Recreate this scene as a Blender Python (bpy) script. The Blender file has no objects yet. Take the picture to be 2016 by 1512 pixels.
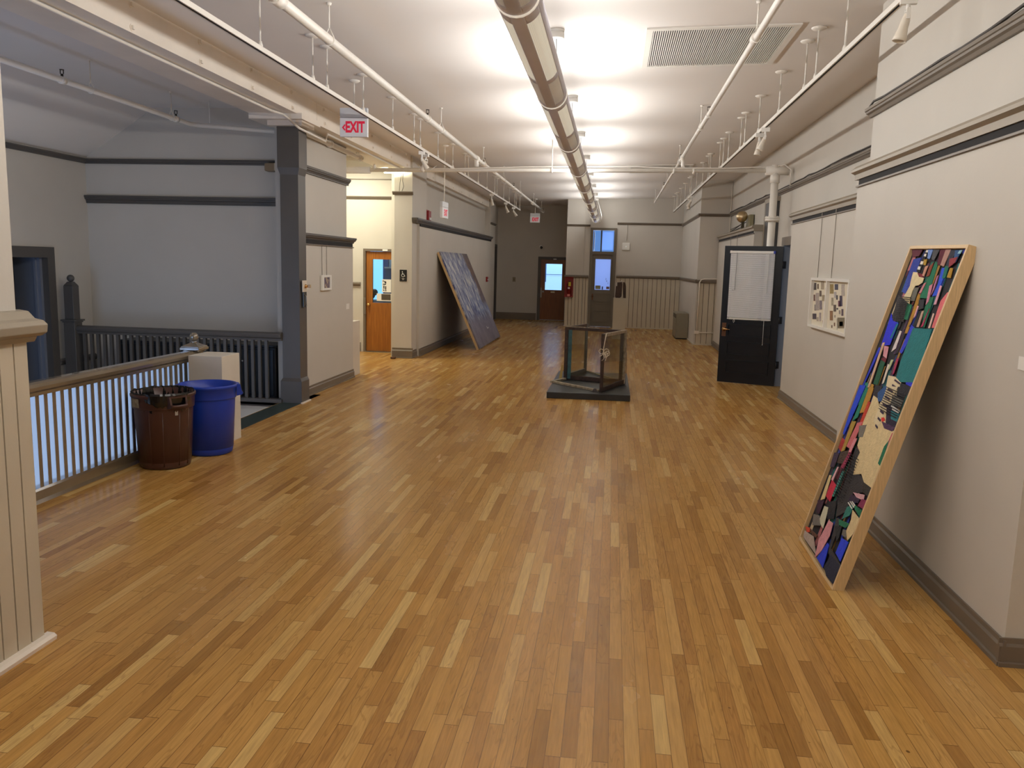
import bpy, bmesh, math, random
from mathutils import Vector, Matrix
random.seed(7)
SC = bpy.context.scene
COL = SC.collection
PI = math.pi

# ------------------------------------------------------------------ materials
def lin(c):
    o = []
    for v in c[:3]:
        v = v / 255.0
        o.append(v / 12.92 if v <= 0.04045 else ((v + 0.055) / 1.055) ** 2.4)
    return (o[0], o[1], o[2], 1.0)

class G:
    """small node-graph helper"""
    def __init__(s, m):
        s.m = m; m.use_nodes = True; s.nt = m.node_tree; s.nt.nodes.clear()
        s.out = s.n('ShaderNodeOutputMaterial')
    def n(s, t, **kw):
        x = s.nt.nodes.new(t)
        for k, v in kw.items(): setattr(x, k, v)
        return x
    def l(s, a, b): s.nt.links.new(a, b)
    def val(s, sock, v):
        if isinstance(v, bpy.types.NodeSocket): s.l(v, sock)
        elif v is not None: sock.default_value = v
    def math(s, op, a, b=None, c=None):
        x = s.n('ShaderNodeMath', operation=op)
        s.val(x.inputs[0], a); s.val(x.inputs[1], b)
        if c is not None: s.val(x.inputs[2], c)
        return x.outputs[0]
    def mix(s, f, a, b, blend='MIX'):
        x = s.n('ShaderNodeMix', data_type='RGBA', blend_type=blend)
        s.val(x.inputs[0], f); s.val(x.inputs[6], a); s.val(x.inputs[7], b)
        return x.outputs[2]
    def noise(s, vec, scale, detail=3, rough=.55):
        x = s.n('ShaderNodeTexNoise'); s.l(vec, x.inputs['Vector'])
        x.inputs['Scale'].default_value = scale; x.inputs['Detail'].default_value = detail; x.inputs['Roughness'].default_value = rough
        return x.outputs['Fac']
    def ramp(s, f, stops, interp='LINEAR'):
        x = s.n('ShaderNodeValToRGB'); s.l(f, x.inputs[0]); x.color_ramp.interpolation = interp
        e = x.color_ramp.elements
        while len(e) < len(stops): e.new(0.5)
        for i, (p, c) in enumerate(stops): e[i].position = p; e[i].color = c if len(c) == 4 else (*c, 1)
        return x.outputs[0]
    def maprange(s, v, a, b, c, d):
        x = s.n('ShaderNodeMapRange'); s.l(v, x.inputs[0])
        for i, q in enumerate((a, b, c, d)): x.inputs[i + 1].default_value = q
        return x.outputs[0]

MATS = {}
def M(name, rgb, rough=.5, metal=0., var=0., vscale=3., bump=0., bscale=80., spec=.5, emit=None, es=0., coat=0., stretch=None):
    if name in MATS: return MATS[name]
    m = bpy.data.materials.new(name); MATS[name] = m
    g = G(m); b = g.n('ShaderNodeBsdfPrincipled'); g.l(b.outputs[0], g.out.inputs[0])
    c = lin(rgb)
    b.inputs['Base Color'].default_value = c
    b.inputs['Roughness'].default_value = rough; b.inputs['Metallic'].default_value = metal
    b.inputs['Specular IOR Level'].default_value = spec
    b.inputs['Coat Weight'].default_value = coat
    geo = g.n('ShaderNodeNewGeometry'); pos = geo.outputs['Position']
    if stretch:
        mp = g.n('ShaderNodeMapping'); g.l(pos, mp.inputs[0]); mp.inputs['Scale'].default_value = stretch; pos = mp.outputs[0]
    if var > 0:
        f = g.noise(pos, vscale, 4)
        lo = tuple(max(0, x * (1 - var)) for x in c[:3]) + (1,); hi = tuple(min(1, x * (1 + var)) for x in c[:3]) + (1,)
        g.l(g.ramp(f, [(.3, lo), (.7, hi)]), b.inputs['Base Color'])
    if bump > 0:
        f2 = g.noise(pos, bscale, 3); bp = g.n('ShaderNodeBump'); bp.inputs['Strength'].default_value = bump; bp.inputs['Distance'].default_value = .01
        g.l(f2, bp.inputs['Height']); g.l(bp.outputs[0], b.inputs['Normal'])
    if emit is not None:
        b.inputs['Emission Color'].default_value = lin(emit); b.inputs['Emission Strength'].default_value = es
    return m

def glass(name, tint=(235, 240, 238), refl=.12, rough=.02):
    if name in MATS: return MATS[name]
    m = bpy.data.materials.new(name); MATS[name] = m; g = G(m)
    t = g.n('ShaderNodeBsdfTransparent'); t.inputs[0].default_value = lin(tint)
    gl = g.n('ShaderNodeBsdfGlossy'); gl.inputs['Roughness'].default_value = rough
    lw = g.n('ShaderNodeLayerWeight'); lw.inputs[0].default_value = .5
    f = g.math('MULTIPLY_ADD', g.math('POWER', lw.outputs['Facing'], 5.), .7, refl * .4)
    mx = g.n('ShaderNodeMixShader'); g.l(f, mx.inputs[0]); g.l(t.outputs[0], mx.inputs[1]); g.l(gl.outputs[0], mx.inputs[2])
    g.l(mx.outputs[0], g.out.inputs[0]); return m

def frosted(name, tint):
    m = bpy.data.materials.new(name); MATS[name] = m; g = G(m)
    t = g.n('ShaderNodeBsdfTranslucent'); t.inputs[0].default_value = lin(tint)
    gl = g.n('ShaderNodeBsdfGlossy'); gl.inputs['Roughness'].default_value = .1
    mx = g.n('ShaderNodeMixShader'); mx.inputs[0].default_value = .06
    g.l(t.outputs[0], mx.inputs[1]); g.l(gl.outputs[0], mx.inputs[2]); g.l(mx.outputs[0], g.out.inputs[0]); return m

def floor_material():
    m = bpy.data.materials.new('oak_strip_floor'); g = G(m)
    df = g.n('ShaderNodeBsdfDiffuse'); gs = g.n('ShaderNodeBsdfGlossy'); mx = g.n('ShaderNodeMixShader'); g.l(df.outputs[0], mx.inputs[1]); g.l(gs.outputs[0], mx.inputs[2]); g.l(mx.outputs[0], g.out.inputs[0])
    geo = g.n('ShaderNodeNewGeometry'); sp = g.n('ShaderNodeSeparateXYZ'); g.l(geo.outputs['Position'], sp.inputs[0])
    x, y = sp.outputs[0], sp.outputs[1]
    W = .057
    xs = g.math('DIVIDE', x, W); row = g.math('FLOOR', xs); fx = g.math('SUBTRACT', xs, row)
    wn = g.n('ShaderNodeTexWhiteNoise', noise_dimensions='1D'); g.l(row, wn.inputs['W']); r1 = wn.outputs['Value']
    L = g.math('MULTIPLY_ADD', r1, .55, .42)
    u = g.math('DIVIDE', g.math('MULTIPLY_ADD', r1, 37.3, y), L)
    bd = g.math('FLOOR', u); fu = g.math('SUBTRACT', u, bd)
    cb = g.n('ShaderNodeCombineXYZ'); g.l(row, cb.inputs[0]); g.l(bd, cb.inputs[1])
    w2 = g.n('ShaderNodeTexWhiteNoise', noise_dimensions='3D'); g.l(cb.outputs[0], w2.inputs['Vector'])
    rnd = w2.outputs['Value']; rc = g.n('ShaderNodeSeparateColor'); g.l(w2.outputs['Color'], rc.inputs[0])
    base = g.ramp(rnd, [(0., lin((158, 114, 54))), (.12, lin((178, 131, 67))), (.45, lin((190, 144, 76))), (.82, lin((199, 154, 86))), (1., lin((217, 182, 116)))])
    # reddish / pinkish boards
    base = g.mix(g.math('MULTIPLY', g.math('GREATER_THAN', rc.outputs[1], .78), .25), base, lin((186, 134, 72)))
    # grain: fibres along the board plus cathedral figure
    gv = g.n('ShaderNodeCombineXYZ')
    g.l(g.math('MULTIPLY_ADD', x, 60., g.math('MULTIPLY', rc.outputs[0], 40.)), gv.inputs[0])
    g.l(g.math('MULTIPLY_ADD', y, 3.2, g.math('MULTIPLY', rc.outputs[2], 30.)), gv.inputs[1])
    g.l(g.math('MULTIPLY', rnd, 20.), gv.inputs[2])
    gr = g.noise(gv.outputs[0], 1.6, 5, .6)
    gf = g.maprange(gr, .3, .72, .80, 1.14)
    v3 = g.n('ShaderNodeCombineXYZ')
    for i in range(3): g.l(gf, v3.inputs[i])
    base = g.mix(1., base, v3.outputs[0], 'MULTIPLY')
    gv2 = g.n('ShaderNodeCombineXYZ')
    g.l(g.math('MULTIPLY_ADD', x, 16., g.math('MULTIPLY', rc.outputs[1], 50.)), gv2.inputs[0])
    g.l(g.math('MULTIPLY_ADD', y, 1.6, g.math('MULTIPLY', rc.outputs[0], 50.)), gv2.inputs[1])
    g.l(g.math('MULTIPLY', rnd, 9.), gv2.inputs[2])
    wv = g.noise(gv2.outputs[0], 1., 2, .5)
    bandw = g.math('SINE', g.math('MULTIPLY', wv, 75.))
    bandm = g.math('MULTIPLY', g.math('GREATER_THAN', rc.outputs[2], .55), g.maprange(bandw, .55, 1., 0., .26))
    base = g.mix(bandm, base, lin((108, 66, 28)))
    # knots
    kn = g.noise(geo.outputs['Position'], 34., 1, .3)
    base = g.mix(g.maprange(kn, .80, .84, 0., .75), base, lin((70, 42, 22)))
    # traffic wear, long soft patches of greyed and bleached finish
    mp = g.n('ShaderNodeMapping'); mp.inputs['Scale'].default_value = (.9, .35, 1); g.l(geo.outputs['Position'], mp.inputs[0])
    wr = g.noise(mp.outputs[0], 1.3, 5, .6)
    base = g.mix(g.maprange(wr, .48, .78, 0., .4), base, lin((196, 162, 112)))
    # joints
    ex = g.math('ABSOLUTE', g.math('SUBTRACT', fx, .5)); gapx = g.math('GREATER_THAN', ex, .474)
    ee = g.math('MULTIPLY', g.math('MINIMUM', fu, g.math('SUBTRACT', 1., fu)), L); gapy = g.math('LESS_THAN', ee, .0016)
    gn = g.noise(gv.outputs[0], .25, 1)
    gap = g.math('MAXIMUM', g.math('MULTIPLY', gapx, g.maprange(gn, .35, .65, .25, .8)), g.math('MULTIPLY', gapy, .7))
    base = g.mix(gap, base, lin((80, 52, 24)))
    g.l(base, df.inputs['Color'])
    rn = g.noise(mp.outputs[0], 5., 4)
    g.l(g.math('ADD', g.maprange(rn, .3, .7, .17, .26), g.math('MULTIPLY', g.maprange(wr, .5, .75, 0., 1.), .07)), gs.inputs['Roughness'])
    lw = g.n('ShaderNodeLayerWeight'); lw.inputs[0].default_value = .5; g.l(g.math('MULTIPLY_ADD', g.math('POWER', lw.outputs['Facing'], 5.), .50, .055), mx.inputs[0])
    # each strip lies at a very slightly different tilt
    nx = g.math('MULTIPLY', g.math('SUBTRACT', rc.outputs[0], .5), .0016); ny = g.math('MULTIPLY', g.math('SUBTRACT', rc.outputs[1], .5), .0014)
    uneven = g.noise(geo.outputs['Position'], 2.2, 2); ny = g.math('ADD', ny, g.math('MULTIPLY', g.math('SUBTRACT', uneven, .5), .006))
    cn = g.n('ShaderNodeCombineXYZ'); g.l(nx, cn.inputs[0]); g.l(ny, cn.inputs[1]); cn.inputs[2].default_value = 0
    ad = g.n('ShaderNodeVectorMath', operation='ADD'); g.l(geo.outputs['Normal'], ad.inputs[0]); g.l(cn.outputs[0], ad.inputs[1])
    nm = g.n('ShaderNodeVectorMath', operation='NORMALIZE'); g.l(ad.outputs[0], nm.inputs[0])
    g.l(nm.outputs[0], gs.inputs['Normal'])
    return m

def oak_door_material(name, c0, c1):
    m = bpy.data.materials.new(name); MATS[name] = m; g = G(m)
    b = g.n('ShaderNodeBsdfPrincipled'); g.l(b.outputs[0], g.out.inputs[0])
    geo = g.n('ShaderNodeNewGeometry'); mp = g.n('ShaderNodeMapping'); mp.inputs['Scale'].default_value = (45, 45, 2.2); g.l(geo.outputs['Position'], mp.inputs[0])
    f = g.noise(mp.outputs[0], 1., 5, .6)
    g.l(g.ramp(f, [(.3, lin(c0)), (.7, lin(c1))]), b.inputs['Base Color'])
    b.inputs['Roughness'].default_value = .33; return m

def canvas_material():
    """grey, blue and white brushwork; uv: u along the length, v up the slope"""
    m = bpy.data.materials.new('brushed_blue_paint'); g = G(m)
    b = g.n('ShaderNodeBsdfPrincipled'); g.l(b.outputs[0], g.out.inputs[0]); b.inputs['Roughness'].default_value = .45
    uv = g.n('ShaderNodeUVMap'); sp = g.n('ShaderNodeSeparateXYZ'); g.l(uv.outputs[0], sp.inputs[0]); u, v = sp.outputs[0], sp.outputs[1]
    def nz(su, sv, det=4, off=0.):
        c = g.n('ShaderNodeCombineXYZ'); g.l(g.math('MULTIPLY_ADD', u, su, off), c.inputs[0]); g.l(g.math('MULTIPLY', v, sv), c.inputs[1])
        return g.noise(c.outputs[0], 1., det, .62)
    n1 = nz(26, 6.5); n2 = nz(8, 4, 3, 5.); n3 = nz(60, 20, 3, 9.)
    strokes = g.ramp(g.math('MULTIPLY_ADD', n1, .7, g.math('MULTIPLY', n3, .3)), [(.36, lin((36, 38, 86))), (.44, lin((84, 92, 138))), (.5, lin((132, 140, 170))), (.555, lin((178, 182, 188))), (.63, lin((218, 215, 200)))])
    ground = g.ramp(g.math('MULTIPLY_ADD', n2, .6, g.math('MULTIPLY', n3, .4)), [(.35, lin((92, 88, 104))), (.6, lin((132, 126, 136)))])
    # the brushed area narrows towards the bottom
    edge = g.math('ADD', v, g.math('MULTIPLY', g.math('SUBTRACT', n2, .5), .35))
    area = g.maprange(edge, .26, .34, 0., 1.)
    col = g.mix(area, ground, strokes)
    navy = g.math('MULTIPLY', g.math('MULTIPLY', g.maprange(g.math('ABSOLUTE', g.math('SUBTRACT', edge, .31)), .03, .08, 1., 0.), g.maprange(g.math('ABSOLUTE', g.math('SUBTRACT', u, .55)), .22, .34, 1., 0.)), g.maprange(n1, .42, .55, .9, .1))
    col = g.mix(navy, col, lin((26, 28, 92)))
    brown = g.maprange(g.math('SUBTRACT', g.math('MULTIPLY_ADD', g.math('SUBTRACT', n2, .5), .35, u), g.math('MULTIPLY', v, -.02)), .80, .86, 0., 1.)
    brown = g.math('MULTIPLY', brown, g.maprange(v, .36, .44, 0., 1.))
    col = g.mix(brown, col, g.ramp(n3, [(.4, lin((70, 52, 48))), (.65, lin((112, 82, 72)))]))
    top = g.maprange(v, .90, 1., 0., .55)
    col = g.mix(top, col, lin((84, 84, 92)))
    g.l(col, b.inputs['Base Color'])
    bp = g.n('ShaderNodeBump'); bp.inputs['Strength'].default_value = .4; bp.inputs['Distance'].default_value = .004; g.l(n1, bp.inputs['Height']); g.l(bp.outputs[0], b.inputs['Normal'])
    return m

def perforated(name, rgb, es):
    """white perforated metal with the tube's glow showing through the holes"""
    m = bpy.data.materials.new(name); MATS[name] = m; g = G(m)
    b = g.n('ShaderNodeBsdfPrincipled'); g.l(b.outputs[0], g.out.inputs[0])
    b.inputs['Base Color'].default_value = lin((205, 200, 188)); b.inputs['Roughness'].default_value = .5
    geo = g.n('ShaderNodeNewGeometry'); vo = g.n('ShaderNodeTexVoronoi'); g.l(geo.outputs['Position'], vo.inputs[0]); vo.inputs['Scale'].default_value = 220; vo.inputs['Randomness'].default_value = .1
    f = g.maprange(vo.outputs['Distance'], .25, .5, 1., .55)
    b.inputs['Emission Color'].default_value = lin(rgb); g.l(g.math('MULTIPLY', f, es), b.inputs['Emission Strength'])
    return m

# ------------------------------------------------------------------ mesh helper
ORI = {}
class MB:
    def __init__(s): s.v = []; s.f = []; s.m = []; s.sm = []; s.uv = {}
    def face(s, idx, m=0, smooth=False): s.f.append(tuple(idx)); s.m.append(m); s.sm.append(smooth)
    def quad(s, a, b, c, d, m=0):
        k = len(s.v); s.v += [tuple(a), tuple(b), tuple(c), tuple(d)]; s.face((k, k + 1, k + 2, k + 3), m)
    def hexa(s, p, m=0):
        k = len(s.v); s.v += [tuple(q) for q in p]
        for q in ((0, 3, 2, 1), (4, 5, 6, 7), (0, 1, 5, 4), (1, 2, 6, 5), (2, 3, 7, 6), (3, 0, 4, 7)): s.face([k + i for i in q], m)
        return s
    def box(s, x0, y0, z0, x1, y1, z1, m=0):
        x0, x1 = min(x0, x1), max(x0, x1); y0, y1 = min(y0, y1), max(y0, y1); z0, z1 = min(z0, z1), max(z0, z1)
        return s.hexa([(x0, y0, z0), (x1, y0, z0), (x1, y1, z0), (x0, y1, z0), (x0, y0, z1), (x1, y0, z1), (x1, y1, z1), (x0, y1, z1)], m)
    def obox(s, o, a, b, c, m=0):
        """box from corner o along vectors a, b, c"""
        o, a, b, c = Vector(o), Vector(a), Vector(b), Vector(c)
        if a.cross(b).dot(c) < 0: a, b = b, a
        return s.hexa([o, o + a, o + a + b, o + b, o + c, o + a + c, o + a + b + c, o + b + c], m)
    def prism(s, poly, vec, m=0):
        """closed 3-D polygon extruded by vec"""
        k = len(s.v); n = len(poly); vec = Vector(vec); P = [Vector(p) for p in poly]
        nrm = Vector((0, 0, 0))
        for i in range(n): nrm += P[i].cross(P[(i + 1) % n])
        if nrm.dot(vec) < 0: P = P[::-1]
        s.v += [tuple(p) for p in P] + [tuple(p + vec) for p in P]
        s.face([k + i for i in range(n)][::-1], m); s.face([k + n + i for i in range(n)], m)
        for i in range(n): j = (i + 1) % n; s.face((k + i, k + j, k + n + j, k + n + i), m)
        return s
    def tube(s, pts, r, seg=10, m=0, caps=True):
        pts = [Vector(p) for p in pts]; n = len(pts); rs = r if isinstance(r, (list, tuple)) else [r] * n
        k = len(s.v); prev = None
        for i, p in enumerate(pts):
            t = (pts[min(i + 1, n - 1)] - pts[max(i - 1, 0)])
            t = t.normalized() if t.length > 1e-9 else Vector((0, 0, 1))
            if prev is None:
                a = t.cross(Vector((0, 0, 1)) if abs(t.z) < .9 else Vector((1, 0, 0))).normalized()
            else:
                a = (prev - t * prev.dot(t)).normalized()
            b = t.cross(a); prev = a
            for j in range(seg):
                an = 2 * PI * j / seg; s.v.append(tuple(p + (a * math.cos(an) + b * math.sin(an)) * rs[i]))
        for i in range(n - 1):
            for j in range(seg):
                j2 = (j + 1) % seg; s.face((k + i * seg + j, k + i * seg + j2, k + (i + 1) * seg + j2, k + (i + 1) * seg + j), m, True)
        if caps:
            s.face([k + j for j in range(seg)][::-1], m); s.face([k + (n - 1) * seg + j for j in range(seg)], m)
        return s
    def lathe(s, prof, c, axis=(0, 0, 1), seg=20, m=0, caps=True):
        """prof: list of (radius, height along axis)"""
        c = Vector(c); ax = Vector(axis).normalized(); a = ax.cross(Vector((1, 0, 0)) if abs(ax.x) < .9 else Vector((0, 1, 0))).normalized(); b = ax.cross(a)
        k = len(s.v); n = len(prof)
        for r, hh in prof:
            for j in range(seg):
                an = 2 * PI * j / seg; s.v.append(tuple(c + ax * hh + (a * math.cos(an) + b * math.sin(an)) * max(r, 1e-4)))
        for i in range(n - 1):
            for j in range(seg):
                j2 = (j + 1) % seg; s.face((k + i * seg + j, k + i * seg + j2, k + (i + 1) * seg + j2, k + (i + 1) * seg + j), m, True)
        if caps:
            s.face([k + j for j in range(seg)][::-1], m); s.face([k + (n - 1) * seg + j for j in range(seg)], m)
        return s
    def ball(s, c, r, m=0, seg=16):
        pr = [(r * math.sin(PI * i / 10), -r * math.cos(PI * i / 10)) for i in range(11)]
        return s.lathe(pr, c, seg=seg, m=m)
    def build(s, name, mats, parent=None, origin=None, bevel=0., local=False, smooth_angle=None):
        if not isinstance(mats, (list, tuple)): mats = [mats]
        off = Vector((0, 0, 0))
        if parent is not None:
            off = Vector((0, 0, 0)) if local else ORI.get(parent.name, Vector((0, 0, 0)))
        elif origin is not None: off = Vector(origin)
        me = bpy.data.meshes.new(name)
        me.from_pydata([tuple(Vector(v) - off) for v in s.v], [], s.f)
        for mt in mats: me.materials.append(mt)
        for p, mi, sm in zip(me.polygons, s.m, s.sm): p.material_index = mi; p.use_smooth = sm
        me.update()
        o = bpy.data.objects.new(name, me); COL.objects.link(o)
        if parent is not None: o.parent = parent; ORI[o.name] = ORI.get(parent.name, Vector((0, 0, 0))) if not local else Vector((0, 0, 0))
        elif origin is not None: o.location = off
        if parent is None: ORI[o.name] = off
        if bevel > 0:
            bm = o.modifiers.new('edge', 'BEVEL'); bm.width = bevel; bm.segments = 2; bm.limit_method = 'ANGLE'; bm.angle_limit = math.radians(50)
        return o

def tag(o, label=None, cat=None, group=None, kind=None):
    if label: o['label'] = label
    if cat: o['category'] = cat
    if group: o['group'] = group
    if kind: o['kind'] = kind
    return o

def thing(name, label, cat, loc=(0, 0, 0), rotz=0., group=None, kind=None):
    o = bpy.data.objects.new(name, None); COL.objects.link(o); o.location = loc; o.rotation_euler = (0, 0, rotz)
    o.empty_display_size = .1; ORI[o.name] = Vector(loc) if rotz == 0. else Vector((0, 0, 0))
    return tag(o, label, cat, group, kind)

def struct(name, mb, mats, label, cat, bevel=0., origin=None):
    return tag(mb.build(name, mats, None, origin=origin, bevel=bevel), label, cat, None, 'structure')

def part_copy(src, delta):
    o = src.copy(); COL.objects.link(o); o.location = Vector(src.location) + Vector(delta); o.parent = src.parent; return o

def copy_tree(src, parent=None):
    c = src.copy(); COL.objects.link(c)
    if parent is not None: c.parent = parent
    for ch in [q for q in bpy.data.objects if q.parent == src]: copy_tree(ch, c)
    return c

def text_mesh(name, body, mat, size, parent, loc, rot, sx=1., ext=.001, bold=0.):
    """lettering as a mesh, centred on loc; rot = 3x3 columns (right, up, out)"""
    cu = bpy.data.curves.new('t', 'FONT'); cu.body = body; cu.size = size; cu.align_x = 'CENTER'; cu.align_y = 'CENTER'; cu.extrude = ext; cu.offset = bold
    t = bpy.data.objects.new('t', cu); COL.objects.link(t)
    dg = bpy.context.evaluated_depsgraph_get(); me = bpy.data.meshes.new_from_object(t.evaluated_get(dg))
    bpy.data.objects.remove(t); bpy.data.curves.remove(cu)
    me.name = name; R, U, N = [Vector(q) for q in rot]; off = ORI.get(parent.name, Vector((0, 0, 0)))
    for v in me.vertices:
        c = v.co.copy(); v.co = Vector(loc) - off + R * (c.x * sx) + U * c.y + N * c.z
    me.materials.clear(); me.materials.append(mat)
    o = bpy.data.objects.new(name, me); COL.objects.link(o); o.parent = parent; ORI[o.name] = off
    return o

# paints and finishes
WALL = M('greige_wall_paint', (201, 196, 187), .62, var=.03, vscale=1.2, bump=.06, bscale=60)
CREAM = M('cream_beam_paint', (240, 232, 220), .5, var=.05, vscale=2, bump=.08, bscale=30)
CEIL = M('white_ceiling_paint', (232, 228, 224), .75, var=.02, vscale=.8, bump=.05, bscale=25)
TRIM = M('taupe_trim_paint', (112, 101, 88), .42, var=.05, vscale=3)
TRIMD = M('dark_taupe_paint', (84, 80, 76), .45, var=.05, vscale=3)
GAPB = M('black_gap', (20, 18, 20), .8)
PIPE = M('white_pipe_paint', (236, 232, 224), .42, var=.03, vscale=6)
WHITE = M('white_enamel', (236, 234, 228), .4)
PAPER = M('white_paper', (238, 236, 230), .8)
BRASS = M('brass', (190, 150, 92), .28, metal=1.)
STEEL = M('brushed_steel', (150, 148, 144), .35, metal=1.)
DARKM = M('dark_metal', (46, 44, 44), .45, metal=.6)
BLACKP = M('black_paint', (22, 23, 26), .45)
RED = M('red_enamel', (150, 24, 26), .4)
EXITR = M('exit_letter_red', (205, 30, 62), .4, emit=(255, 40, 80), es=.16)
SIGNW = M('sign_white', (228, 228, 232), .5)
PEDW = M('pedestal_white', (214, 206, 192), .6, var=.04, vscale=4)
FLOOR = floor_material()
OAK = oak_door_material('oak_veneer', (134, 78, 26), (172, 108, 40))
OAKD = oak_door_material('dark_oak_veneer', (112, 62, 28), (140, 84, 40))
GLASS = glass('window_glass')
LAMP_W = 9.5; SIDE_W = 18.; STAIR_W = 38.; EXPO = .2
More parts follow.
